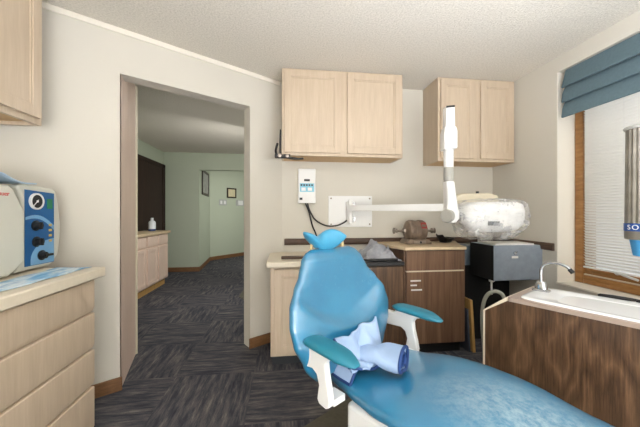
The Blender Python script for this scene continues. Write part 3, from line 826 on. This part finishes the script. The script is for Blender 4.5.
while z < 2.27:
    def sl(u, v):
        a = (u - .5) * 2
        w_ = .0121 * a
        return (bx + w_ * math.sin(-.66) + .0042 * (1 - a * a), WY0 + .09 + (WY1 - WY0 - .205) * v, z + w_ * math.cos(.66))
    m.grid(6, 1, sl); z += .0205
m.build('slats', 'slat', t)
MB().box(bx - .012, bx + .012, WY0 + .09, WY1 - .115, .778, .79).build('bottom_rail', 'white_plastic', t, bevel=.003)
MB().box(bx - .02, bx + .02, WY0 + .09, WY1 - .115, 2.275, 2.312).build('head_rail', 'white_plastic', t, bevel=.003)
for yy in (.6, 1.15, 1.72):
    MB().cyl((bx - .016, yy, .785), (bx - .016, yy, 2.28), .0012, n=6).build('ladder_cord', 'paper', t)

# ------------------------------------------------------------------ sink unit (turned 60 degrees)
RS = math.radians(-60); FS = Vector((1.18, 1.438, 0))
t = thing('sink_unit', 'freestanding walnut-fronted white sink unit below the window', 'sink', FS, RS)
LX, DY, ZT = 1.15, .40, .745
m = MB(); m.extr([(-.112, 0), (LX, 0), (LX, ZT - .02), (0, ZT - .02), (-.112, .645)], lambda x, z: (x, 0, z), lambda x, z: (x, .018, z)); m.build('front_panel', 'walnut_big', t, world=False, bevel=.001)
m = MB(); m.extr([(-.112, 0), (LX, 0), (LX, ZT - .02), (0, ZT - .02), (-.112, .645)], lambda x, z: (x, DY - .018, z), lambda x, z: (x, DY, z)); m.build('back_panel', 'walnut', t, world=False, bevel=.001)
# cream edge of the end: vertical strip + sloped plate
m = MB(); m.box(-.122, -.1125, -.001, DY + .001, 0, .645); m.build('end_panel', 'laminate', t, world=False)
m = MB(); m.extr([(-.122, .6455), (-.1125, .6455), (0.002, ZT - .0195), (.002, ZT), (-.002, ZT)], lambda x, z: (x, -.001, z), lambda x, z: (x, DY + .001, z)); m.build('sloped_panel', 'laminate', t, world=False)
# counter with an oval-cornered hole
def rr(cx, cy, hw, hd, z, e, n=48):
    out = []
    for i in range(n):
        a = 2 * PI * (i + .5) / n; ca, sa = math.cos(a), math.sin(a)
        out.append((cx + hw * math.copysign(abs(ca) ** (2 / e), ca), cy + hd * math.copysign(abs(sa) ** (2 / e), sa), z))
    return out
ccx, ccy = LX / 2, DY / 2
m = MB(); m.loft([rr(ccx, ccy, LX / 2 - .003, DY / 2 + .004, ZT - .02, 60), rr(ccx, ccy, LX / 2 - .003, DY / 2 + .004, ZT, 60), rr(ccx + .01, ccy, LX / 2 - .028, DY / 2 - .016, ZT + .001, 10)], cap=False)
m.build('rim_frame', 'rimtop', t, world=False, angle=30)
bxx = .47
m = MB(); m.loft([rr(ccx + .01, ccy, LX / 2 - .029, DY / 2 - .017, ZT + .001, 10), rr(ccx + .01, ccy, LX / 2 - .034, DY / 2 - .022, ZT + .008, 9),
                  rr(ccx + .01, ccy, LX / 2 - .05, DY / 2 - .04, ZT + .009, 8), rr(bxx + .04, ccy - .01, .33, .125, ZT + .004, 5), rr(bxx + .04, ccy - .01, .318, .115, ZT - .012, 4.5),
                  rr(bxx + .04, ccy - .01, .285, .095, ZT - .10, 4), rr(bxx + .04, ccy - .01, .24, .07, ZT - .13, 3.5), rr(bxx + .04, ccy - .01, .03, .02, ZT - .135, 2)], cap=True)
m.build('basin', 'basin', t, world=False, angle=50)
MB().cyl((bxx + .04, ccy - .01, ZT - .134), (bxx + .04, ccy - .01, ZT - .128), .022).build('drain', 'chrome', t, world=False)
# faucet
fx, fy = .075, .265
m = MB(); m.loft([rr(fx, fy, .042, .03, ZT + .0095, 4, 24), rr(fx, fy, .042, .03, ZT + .014, 4, 24), rr(fx, fy, .03, .022, ZT + .02, 3, 24), rr(fx, fy, .024, .02, ZT + .055, 3, 24), rr(fx, fy, .02, .016, ZT + .062, 2.5, 24)])
fb = m.build('faucet', 'chrome', t, world=False)
m = MB(); m.tube([(fx, fy, ZT + .06), (fx, fy, ZT + .125), (fx + .012, fy, ZT + .155), (fx + .045, fy, ZT + .172), (fx + .085, fy - .005, ZT + .172), (fx + .12, fy - .01, ZT + .158), (fx + .135, fy - .012, ZT + .142)], .008, 12); m.build('spout', 'chrome', fb, world=False)
m = MB(); m.tube([(fx + .128, fy - .011, ZT + .150), (fx + .143, fy - .013, ZT + .132)], .011, 12, 0); m.build('nozzle', 'black', fb, world=False)
# hose
m = MB(); m.tube([(-.045, .09, ZT - .04), (-.06, .09, ZT - .012), (-.095, .09, ZT - .004), (-.135, .09, ZT - .03), (-.16, .09, ZT - .09), (-.168, .09, ZT - .2), (-.155, .09, ZT - .42), (-.155, .09, .02)], .0105, 12); m.build('drain_hose', 'hose', t, world=False)
# pens / instruments on the back ledge
for i, (lx, ly, a, lab, cat, nm) in enumerate(((.30, .388, .12, 'slim black handpiece on the back edge of the sink, nearer the faucet', 'handpiece', 'handpiece'), (.44, .385, -.03, 'black handpiece on the back edge of the sink, nearer the cup dispenser', 'handpiece', 'handpiece'))):
    c0 = FS + Matrix.Rotation(RS, 3, 'Z') @ Vector((lx, ly, ZT + .012)); dv = Matrix.Rotation(RS + a, 3, 'Z') @ Vector((1, 0, 0))
    m = MB(); m.lathe(c0, dv, [(-.01, .004), (0, .009), (.05, .0105), (.12, .008), (.15, .005)], 12)
    o = m.build(nm, 'black'); tag(o, lab, cat)

# cup dispenser on a post standing on the sink rim
cpos = Vector((1.567, 1.107, 0)); 
t = thing('cup_dispenser', 'tall smoky grey cup dispenser at the right edge before the window blind', 'dispenser', (cpos.x, cpos.y, 1.06))
def fl(n=40, r=.055, ribs=.0022):
    return [(r + ribs * math.cos(20 * 2 * PI * i / (n * 4))) for i in range(n * 4)]
m = MB(); N = 160; rings = []
for z, r in ((1.115, .061), (1.56, .057)):
    rings.append([(cpos.x + (r + .0025 * math.cos(20 * 2 * PI * i / N)) * math.cos(2 * PI * i / N), cpos.y + (r + .0025 * math.cos(20 * 2 * PI * i / N)) * math.sin(2 * PI * i / N), z) for i in range(N)])
m.loft(rings); m.build('tube', 'smoky', t, angle=60)
m = MB(); m.lathe((cpos.x, cpos.y, 1.5605), (0, 0, 1), [(0, .064), (.008, .068), (.012, .066), (.016, .03)], 36); m.build('lid', 'grey_plastic', t)
m = MB(); m.lathe((cpos.x, cpos.y, 1.075), (0, 0, 1), [(0, .058), (.002, .0645), (.048, .0645), (.05, .062)], 48); bnd = m.build('brand_band', 'smoky', t)
m = MB(); m.lathe((cpos.x, cpos.y, 1.112), (0, 0, 1), [(0, .0625), (.001, .0655), (.034, .0655), (.035, .062)], 48); bnd = m.build('label_band', 'labelblue', t)
# lettering wrapped on the band, centred to face the room
view = Vector((-cpos.x, -cpos.y, 0)).normalized(); ang0 = math.atan2(view.y, view.x)
for i, ch in enumerate('SOLO'):
    a = ang0 + (i - 2.5) * .36 + .1
    n_ = Vector((math.cos(a), math.sin(a), 0)); tx = Vector((-math.sin(a), math.cos(a), 0))
    text_mesh('lettering', ch, .030, 'whiteink', bnd, Vector((cpos.x, cpos.y, 1.129)) + n_ * .0655, tx, (0, 0, 1))
# post and bracket to the right (outside the photograph)
pp = FS + Matrix.Rotation(RS, 3, 'Z') @ Vector((.62, .365, 0))
MB().cyl((pp.x, pp.y, ZT + .008), (pp.x, pp.y, 1.40), .011, n=14).build('post', 'chrome', t)
for zz in (1.20, 1.38):
    m = MB(); e = (Vector((cpos.x, cpos.y, 0)) - pp); e.z = 0; e = e.normalized()
    m.tube([(pp.x, pp.y, zz), tuple(Vector((cpos.x, cpos.y, zz)) - e * .058)], .008, 10, 0); m.build('bracket', 'chrome', t)
m = MB(); m.lathe((cpos.x, cpos.y, 1.074), (0, 0, -1), [(0, .048), (.068, .037), (.07, .0365), (.07, .03), (.066, .0)], 32, cap=False); o = m.build('paper_cup', 'cupblue'); tag(o, 'blue paper cup sticking out below the smoky dispenser', 'cup')

# ------------------------------------------------------------------ dental chair
CR = math.atan2(-.815, .58)
t = thing('dental_chair', 'teal vinyl dental chair with white arms in the middle of the room', 'chair', (.345, 1.33, .009), CR)
def interp(x, tab):
    if x <= tab[0][0]: return tab[0][1]
    for (a, b), (c, d) in zip(tab, tab[1:]):
        if x <= c:
            u = (x - a) / (c - a); u = u * u * (3 - 2 * u) * .6 + u * .4
            return b + (d - b) * u
    return tab[-1][1]
def se(a, e):
    ca, sa = math.cos(a), math.sin(a)
    return math.copysign(abs(ca) ** (2 / e), ca), math.copysign(abs(sa) ** (2 / e), sa)
ZO = -.009
# seat and legrest
HW = [(-.10, .17), (-.04, .20), (.05, .22), (.15, .25), (.28, .285), (.42, .297), (.6, .275), (.8, .235), (1.0, .185), (1.1, .15)]
ZTp = [(-.1, .535), (.0, .545), (.15, .548), (.35, .57), (.55, .575), (.8, .55), (1.1, .50)]
m = MB(); rings = []
NS, NA = 44, 48
for i in range(NS + 1):
    s = -.10 + 1.2 * i / NS
    e0 = min(1, (i + .25) / 3.0) ** .5 * min(1, (NS - i + .25) / 3.0) ** .5
    hw = interp(s, HW) * (.75 + .25 * e0); zt_ = interp(s, ZTp); th = .125 * e0
    ring = []
    for k_ in range(NA):
        ca, sa = se(2 * PI * k_ / NA, 2.9)
        y = hw * ca * (1 if sa >= 0 else 1 - .18 * abs(sa))
        dish = -.018 * math.exp(-((s - .12) / .16) ** 2) * math.exp(-(y / .16) ** 2) + .006 * math.exp(-((s - .45) / .2) ** 2) * math.exp(-(y / .2) ** 2) if sa > 0 else 0
        ring.append((s, y + .04, zt_ - .0625 + sa * th / 2 + dish + ZO))
    rings.append(ring)
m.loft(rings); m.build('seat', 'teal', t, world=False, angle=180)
# backrest
BW = [(.0, .205), (.08, .255), (.17, .302), (.24, .314), (.31, .303), (.37, .264), (.42, .22), (.48, .19), (.51, .172), (.525, .14)]
m = MB(); rings = []
NS = 84
def back_x(h): return -.035 - .085 * h / .45
for i in range(NS + 1):
    h = .525 * i / NS; NA = 72
    e0 = min(1, (i + .2) / 6.0) ** .5 * min(1, (NS - i + .2) / 7.0) ** .5
    hw = interp(h, BW) * (.9 + .1 * e0); th = .10 * e0
    ring = []
    for k_ in range(NA):
        ca, sa = se(2 * PI * k_ / NA, 2.4)
        y = hw * ca
        wing = .06 * (abs(y) / .33) ** 2.2
        lum = 0
        if sa > 0:
            h0 = .215 + .11 * (y / .26) ** 2
            q_ = max(0, min(1, (h - h0) / .06 + .5)); q_ = q_ * q_ * (3 - 2 * q_)
            lum = (.046 * (1 - q_) * min(1, h / .12) - .014 * q_ * math.exp(-((h - .33) / .10) ** 2)) * math.exp(-(y / .25) ** 4) * min(1, sa * 1.6)
        x = back_x(h) + wing + sa * th / 2 + lum
        ring.append((x, y - .058, .50 + h + ZO))
    rings.append(ring)
m.loft(rings); m.build('backrest', 'teal', t, world=False, angle=180)
# headrest: winged cushion
m = MB(); rings = []
NS = 28
for i in range(NS + 1):
    y = -.114 + .228 * i / NS
    q_ = abs(y) / .114
    if y < 0:
        y *= .98; zb_ = 1.008 + .082 * q_ ** 1.1; zt_ = 1.088 + .018 * q_ + .012 * q_ ** 3 - .010 * math.exp(-((q_ - .25) / .2) ** 2)
    else:
        zb_ = 1.008 + .055 * q_ ** 2.6; zt_ = 1.092 + .028 * math.sin(min(1, q_ * 1.5) * PI / 2) - .022 * q_ ** 4
    e0 = max(.06, (1 - q_ ** 5)) ** .5
    zc, hz = (zb_ + zt_) / 2, (zt_ - zb_) / 2 * (e0 if y > 0 else max(.35, e0))
    ring = []
    for k_ in range(24):
        ca, sa = se(2 * PI * k_ / 24, 2.2)
        ring.append((-.145 + (.055 if y > 0 else .015) * q_ ** 2 + .032 * sa * e0, y - .108, zc + hz * ca + ZO))
    rings.append(ring)
m.loft(rings); hr = m.build('headrest', 'headvinyl', t, world=False, angle=180)
m = MB(); m.box(-.165, -.15, -.12, -.0, .985, 1.03); m.tube([(-.15, -.12, .985), (-.145, -.165, 1.0), (-.15, -.16, 1.04)], .006, 8)
m.tube([(-.15, -.01, .985), (-.14, .03, 1.01), (-.15, .035, 1.06)], .011, 8); m.build('headrest_mount', 'brass', t, world=False)
for yy in (-.13, -.085, -.04, .0):
    MB().cyl((-.15, yy, 1.012), (-.13, yy, 1.012), .011, n=14).build('mount_bolt', 'chrome', t, world=False)
# arm pads and white brackets
for sgn in (-1, 1):
    yc = .305 * sgn + .005
    m = MB(); rings = []
    for i in range(21):
        u = i / 20; s = -.02 + .265 * u
        e0 = (min(1, (i + .15) / 3) * min(1, (20 - i + .1) / 5)) ** .5
        hw = (.036 + .012 * math.sin(PI * u)) * (.35 + .65 * e0); th = .036 * e0
        zc = .702 - .022 * u ** 3 - .006 * (1 - u)
        rings.append([(s, yc + hw * se(2 * PI * k_ / 20, 2.4)[0], zc + th / 2 * se(2 * PI * k_ / 20, 2.4)[1] + ZO) for k_ in range(20)])
    m.loft(rings); m.build('arm_pad', 'teal_pad', t, world=False, angle=180)
    # bracket: curved plate under the pad that sweeps down to the seat side
    m = MB()
    bk = -.035 if sgn < 0 else -.13
    out = [(.0, .688), (.15, .686), (.155, .676), (.115, .662), (.10, .64), (.105, .60), (.118, .55), (.126, .51), (.122, .488), (.105, .476), (.07, .48), (.058, .495), (.062, .52), (.068, .55), (.055, .585), (.03, .598), (bk + .012, .588), (bk, .60), (bk, .655), (bk + .015, .666), (-.01, .664)]
    y0_, y1_ = (yc - .014, yc + .014)
    m.extr(out, lambda s, z: (s, y0_, z + ZO), lambda s, z: (s, y1_, z + ZO))
    br = m.build('arm_bracket', 'white_plastic', t, world=False, bevel=.006, seg=3)
    m = MB(); yb_ = yc + .0145 * (-1)
    m.cyl((bk + .035, yb_, .628 + ZO), (bk + .035, yb_ - .003, .628 + ZO), .008, n=14); m.build('pivot_bolt', 'char', br, world=False)
    m = MB(); m.box(.06, .12, min(yc - sgn * .0145, yc - sgn * .075), max(yc - sgn * .0145, yc - sgn * .075), 0.48 + ZO, .505 + ZO); m.build('arm_mount', 'white_plastic', t, world=False)
# pedestal
m = MB(); m.prism([(.10, -.20), (.72, -.20), (.72, .20), (.10, .20)], .06 + ZO, .455 + ZO); m.build('pedestal', 'white_plastic', t, world=False, bevel=.02, seg=3)
m = MB(); m.prism([(.0, -.24), (.80, -.24), (.80, .24), (.0, .24)], 0, .0505 + ZO + .009); m.build('base_plate', 'grey_plastic', t, world=False, bevel=.01)
m = MB(); m.box(-.14, -.10, -.1, .1, .46 + ZO, .60 + ZO); m.box(-.14, .12, -.10, .10, .43 + ZO, .46 + ZO); m.build('back_hinge', 'char', t, world=False, bevel=.005)
# mat below
cvec = Vector((.58, -.815, 0)); pvec = Vector((.815, .58, 0)); O = Vector((.345, 1.33, 0))
mp = [O + cvec * a + pvec * b for a, b in ((-.385, -.5), (1.25, -.5), (1.25, .42), (-.385, .42))]
o = MB().prism([(p.x, p.y) for p in mp], .0, .008).build('floor_mat', 'mat'); tag(o, 'olive grey mat on the carpet under the dental chair', 'mat')

# ---- folded pale blue garment on the seat
MC = Matrix.Translation((.345, 1.33, 0)) @ Matrix.Rotation(CR, 4, 'Z')
def L(s, y, z): return MC @ Vector((s, y, z))
t = thing('folded_gown', 'pale blue folded gown with navy edging on the seat of the dental chair', 'gown', L(.1, -.02, .55), CR)
def wr(p, a=.006, f=16): return a * noise.noise(Vector(p) * f)
# layer A: sheet leaning on the backrest then spreading on the seat
def layA(u, v):
    y = -.215 + .235 * v + .05 * u
    crease = .020 * abs(math.sin(v * 5.2 + u * 2.2)) + .012 * abs(math.sin(v * 9 - u * 5))
    if u < .5:
        q_ = u / .5; s = .05 + .045 * q_ ** 2; z = .685 + .035 * v - (.12 + .03 * v) * q_
        s += crease * 1.2
    else:
        q_ = (u - .5) / .5; s = .095 + .06 * q_; z = .567 + crease * (1 - q_ * .4)
        s += crease * (1 - q_)
    z += .010 * noise.noise((s * 20, y * 20, 2)) + .006
    return L(s, y, z)
m = MB(); m.grid(34, 34, layA); gA = m.build('upper_layer', 'bib', t, solid=.008, angle=40)
m = MB(); m.tube([layA(i / 12, 0) for i in range(13)], .005, 8, 2); m.build('navy_edging', 'navy', t)
# layer B: rolled fold with an open navy edged end
NR = 26
def roll(v, k_, grow=1.0):
    a = 2 * PI * k_ / NR
    ca, sa = se(a, 2.4)
    hw = (.05 + .018 * v) * ca * grow
    s = .062 + .18 * v - .316 * hw
    y = -.075 + .06 * v + .949 * hw
    z = .598 + .008 * v + (.024 + .020 * v) * sa * grow * (1 + .25 * ca) + .006 * math.sin(v * 9 + ca * 3) + .005 * noise.noise((s * 25, y * 25, z0_))
    return L(s, y, z)
z0_ = 3.3
m = MB(); m.loft([[roll(i / 16, k_) for k_ in range(NR)] for i in range(17)], cap=False); gB = m.build('rolled_fold', 'bib', t, solid=.006, angle=50)
m = MB(); pts = [roll(1.0, k_) for k_ in range(NR)]; m.tube(pts + [pts[0]], .0065, 8, 3); m.build('navy_edging', 'navy', t)
m = MB(); pts = [roll(.98, k_, .55) for k_ in range(NR)]; m.tube(pts + [pts[0]], .006, 8, 3); m.build('navy_edging', 'navy', t)
m = MB(); m.loft([[roll(v_, k_, .82) for k_ in range(NR)] for v_ in (.85, .955)], cap=True); m.build('inner_lining', 'navy', t)
# layer C: lower flap hanging at the near side of the seat
def layC(u, v):
    y = -.03 - .155 * u; s = -.04 + .15 * v + .05 * (1 - u) * v
    drop = max(0, u - .8)
    z = .566 + .010 * math.sin(u * 8 + v * 2) - .9 * drop * drop - .05 * drop + .005 * noise.noise((s * 18, y * 18, 5)) + .02 * (1 - v) * (1 - u)
    return L(s, y, z)
m = MB(); m.grid(10, 20, layC); m.build('lower_flap', 'bib', t, solid=.010, sub=1, angle=60)
m = MB(); m.tube([layC(1, i / 12) for i in range(13)], .006, 8, 2); m.tube([layC(i / 6, 1) for i in range(7)], .006, 8, 2); m.build('navy_edging', 'navy', t)

# ------------------------------------------------------------------ hall furniture
t = thing('tall_cabinet', 'tall pinkish wood cabinet lining the left side of the doorway', 'cabinet', (-1.3, 2.45, 0))
m = MB(); m.prism([(-1.0955, 2.15), (-1.242, 2.66), (-1.70, 2.66), (-1.70, 2.02), (-1.172, 2.262)], .0, 2.27); m.build('side_panel', 'pinkwood', t)
m = MB(); m.prism([(-1.242, 2.661), (-1.235, 2.682), (-1.70, 2.682), (-1.70, 2.661)], .0, 2.27); m.build('front_edge', 'beige_plastic', t)
t = thing('hall_cabinet', 'low pink-toned cabinet in the hall beyond the doorway', 'cabinet', (-2.2, 4.6, 0))
hx = -1.965
m = MB(); m.box(HX + .046, hx - .02, 3.4, 5.36, .1, .86); m.build('carcass', 'pinkwood', t)
MB().box(HX + .046, hx - .045, 3.4, 5.30, 0, .0995).build('toe_kick', 'yellow_board', t)
yb = [3.45, 4.0, 4.55, 4.94, 5.34]
for a, b in zip(yb[1:], yb[2:]):
    m = MB(); m.box(hx - .0195, hx, a + .02, b - .02, .70, .845); m.build('drawer', 'pinkwood', t, bevel=.003)
    m = MB(); shaker(m, 'x', a + .02, b - .02, .125, .67, hx, -.0195, .05); m.build('door', 'pinkwood', t, bevel=.002)
o = MB().box(HX + .046, hx + .02, 3.38, 5.39, .8605, .90).build('countertop', 'worktop', bevel=.004); tag(o, 'tan countertop on the low hall cabinet', 'countertop')
t = thing('bottle', 'small white plastic bottle on the hall cabinet', 'bottle', (-2.17, 5.2, .9005))
m = MB(); m.lathe((-2.17, 5.2, .934), (0, 0, 1), [(0, .055), (.10, .055), (.125, .045), (.14, .022), (.15, .02)], 20); m.build('body', 'bottle', t)
m = MB(); m.lathe((-2.17, 5.2, .9005), (0, 0, 1), [(0, .05), (.004, .0555), (.033, .0555)], 20); m.build('liquid_band', 'liquid', t)
m = MB(); m.lathe((-2.17, 5.2, 1.0845), (0, 0, 1), [(0, .023), (.03, .022), (.033, .018)], 16); m.build('cap', 'bottle', t)
# framed picture on the short green wall
def on_wall(pa, pb, u0, u1, z0, z1, off):
    a = Vector((pa[0], pa[1], 0)); b = Vector((pb[0], pb[1], 0)); dv = (b - a).normalized(); nv = Vector((dv.y, -dv.x, 0))
    def f(u, z, o_): return a + dv * u + nv * o_ + Vector((0, 0, z))
    return f
fA = on_wall((-1.737, 6.46), (-1.855, 7.75), 0, 0, 0, 0, 0)
def panel(mb, f, u0, u1, z0, z1, o0, o1):
    mb.extr([(u0, z0), (u1, z0), (u1, z1), (u0, z1)], lambda u, z: f(u, z, o0), lambda u, z: f(u, z, o1))
def framed(name, f, u0, u1, z0, z1, picmat, fw_, label):
    t = thing(name, label, 'picture', f((u0 + u1) / 2, z0, 0))
    m = MB(); panel(m, f, u0, u0 + fw_, z0, z1, .002, .025); panel(m, f, u1 - fw_, u1, z0, z1, .002, .025)
    panel(m, f, u0 + fw_, u1 - fw_, z0, z0 + fw_, .002, .025); panel(m, f, u0 + fw_, u1 - fw_, z1 - fw_, z1, .002, .025)
    m.build('frame', 'frame', t)
    m = MB(); panel(m, f, u0 + fw_, u1 - fw_, z0 + fw_, z1 - fw_, .002, .012); m.build('print', picmat, t)
framed('framed_picture', fA, .12, 1.0, 1.60, 2.15, 'photo', .05, 'tall dark-framed grey picture on the short green wall at the end of the hall')
fB = on_wall((-1.855, 7.75), (.6, 10.62), 0, 0, 0, 0, 0)
framed('framed_certificate', fB, .52, .83, 1.61, 1.88, 'certificate', .035, 'small dark-framed certificate on the far green wall')
t = thing('switch_plate', 'grey double switch plate below left of the framed certificate', 'switch', fB(.36, 1.40, 0))
m = MB(); panel(m, fB, .27, .52, 1.405, 1.56, .001, .008); m.build('plate', 'plate', t, bevel=.003)
for u in (.335, .45):
    m = MB(); panel(m, fB, u - .03, u + .03, 1.44, 1.525, .0082, .016); m.build('rocker', 'white_plastic', t)
t = thing('thermostat', 'white thermostat box on the far green wall beside the door jamb', 'thermostat', fB(.92, 1.38, 0))
m = MB(); panel(m, fB, .83, 1.12, 1.40, 1.57, .001, .01); m.build('back_plate', 'plate', t, bevel=.003)
m = MB(); panel(m, fB, .89, 1.05, 1.425, 1.55, .0102, .04); m.build('cover', 'white_plastic', t, bevel=.006)

# ------------------------------------------------------------------ light
w = bpy.data.worlds.new('sky'); scene.world = w; w.use_nodes = True
bg = w.node_tree.nodes['Background']
sky = w.node_tree.nodes.new('ShaderNodeTexSky'); sky.sky_type = 'HOSEK_WILKIE'; sky.turbidity = 4; sky.ground_albedo = .5
sky.sun_direction = Vector((-.5, .3, .8)).normalized()
mixw = w.node_tree.nodes.new('ShaderNodeMix'); mixw.data_type = 'RGBA'; mixw.inputs[0].default_value = .75
w.node_tree.links.new(sky.outputs[0], mixw.inputs[6]); mixw.inputs[7].default_value = (.95, .98, 1.0, 1)
w.node_tree.links.new(mixw.outputs[2], bg.inputs['Color']); bg.inputs['Strength'].default_value = .95
def area(name, loc, sx, sy, power, col=(1, .95, .87), rot=(0, 0, 0)):
    l = bpy.data.lights.new(name, 'AREA'); l.shape = 'RECTANGLE'; l.size = sx; l.size_y = sy; l.energy = power; l.color = col
    o = bpy.data.objects.new(name, l); o.location = loc; o.rotation_euler = rot; C.objects.link(o); return o
def globe(name, loc, power, r=.14, col=(1, .955, .89)):
    l = bpy.data.lights.new(name, 'POINT'); l.energy = power; l.shadow_soft_size = r; l.color = col
    o = bpy.data.objects.new(name, l); o.location = loc; C.objects.link(o); return o
# added fill lights standing in for flash, bounced off ceiling and rear wall
FC = (.93, .975, 1.09)
area('bounce_fill', (1.0, .1, 1.25), .5, .5, 46, FC, (PI, 0, 0))
area('bounce_fill', (-.2, -.7, 1.1), .5, .5, 26, FC, (PI, 0, 0))
area('bounce_fill', (.3, -.6, .6), .6, .6, 190, FC, (-PI / 2 + .15, 0, 0))
area('hall_bounce_fill', (-.2, 4.3, .9), .5, .5, 3, (1, .98, .96), (PI, 0, 0))  # unseen upward fill, added to lift the hall
area('hall_overhead_fill', (-.35, 3.55, 2.38), .4, .4, 9, (1, .98, .96))  # unseen fill, put in to brighten the doorway panel and hall floor
area('hall_fill', (-.4, 4.0, 1.9), .5, .5, 15, (1, .98, .96), (PI / 2 - .6, 0, math.radians(35)))  # added fill aimed at the left side of the hall, no fixture
area('hall_fill', (-.1, 6.7, 1.8), .5, .5, 16, (1, .99, .96), (PI / 2 - .5, 0, math.radians(30)))  # second added fill, for the green walls at the hall end

# ------------------------------------------------------------------ camera
cam = bpy.data.cameras.new('camera'); co = bpy.data.objects.new('camera', cam); C.objects.link(co)
cam.sensor_width = 36; cam.lens = 295 / 640 * 36; cam.clip_start = .02
co.location = (0, 0, 1.19); co.rotation_euler = (PI / 2, 0, math.radians(-7))
scene.camera = co
scene.view_settings.view_transform = 'Standard'; scene.view_settings.look = 'None'
scene.view_settings.exposure = 0.4; scene.view_settings.gamma = 1
scene.view_settings.use_curve_mapping = False
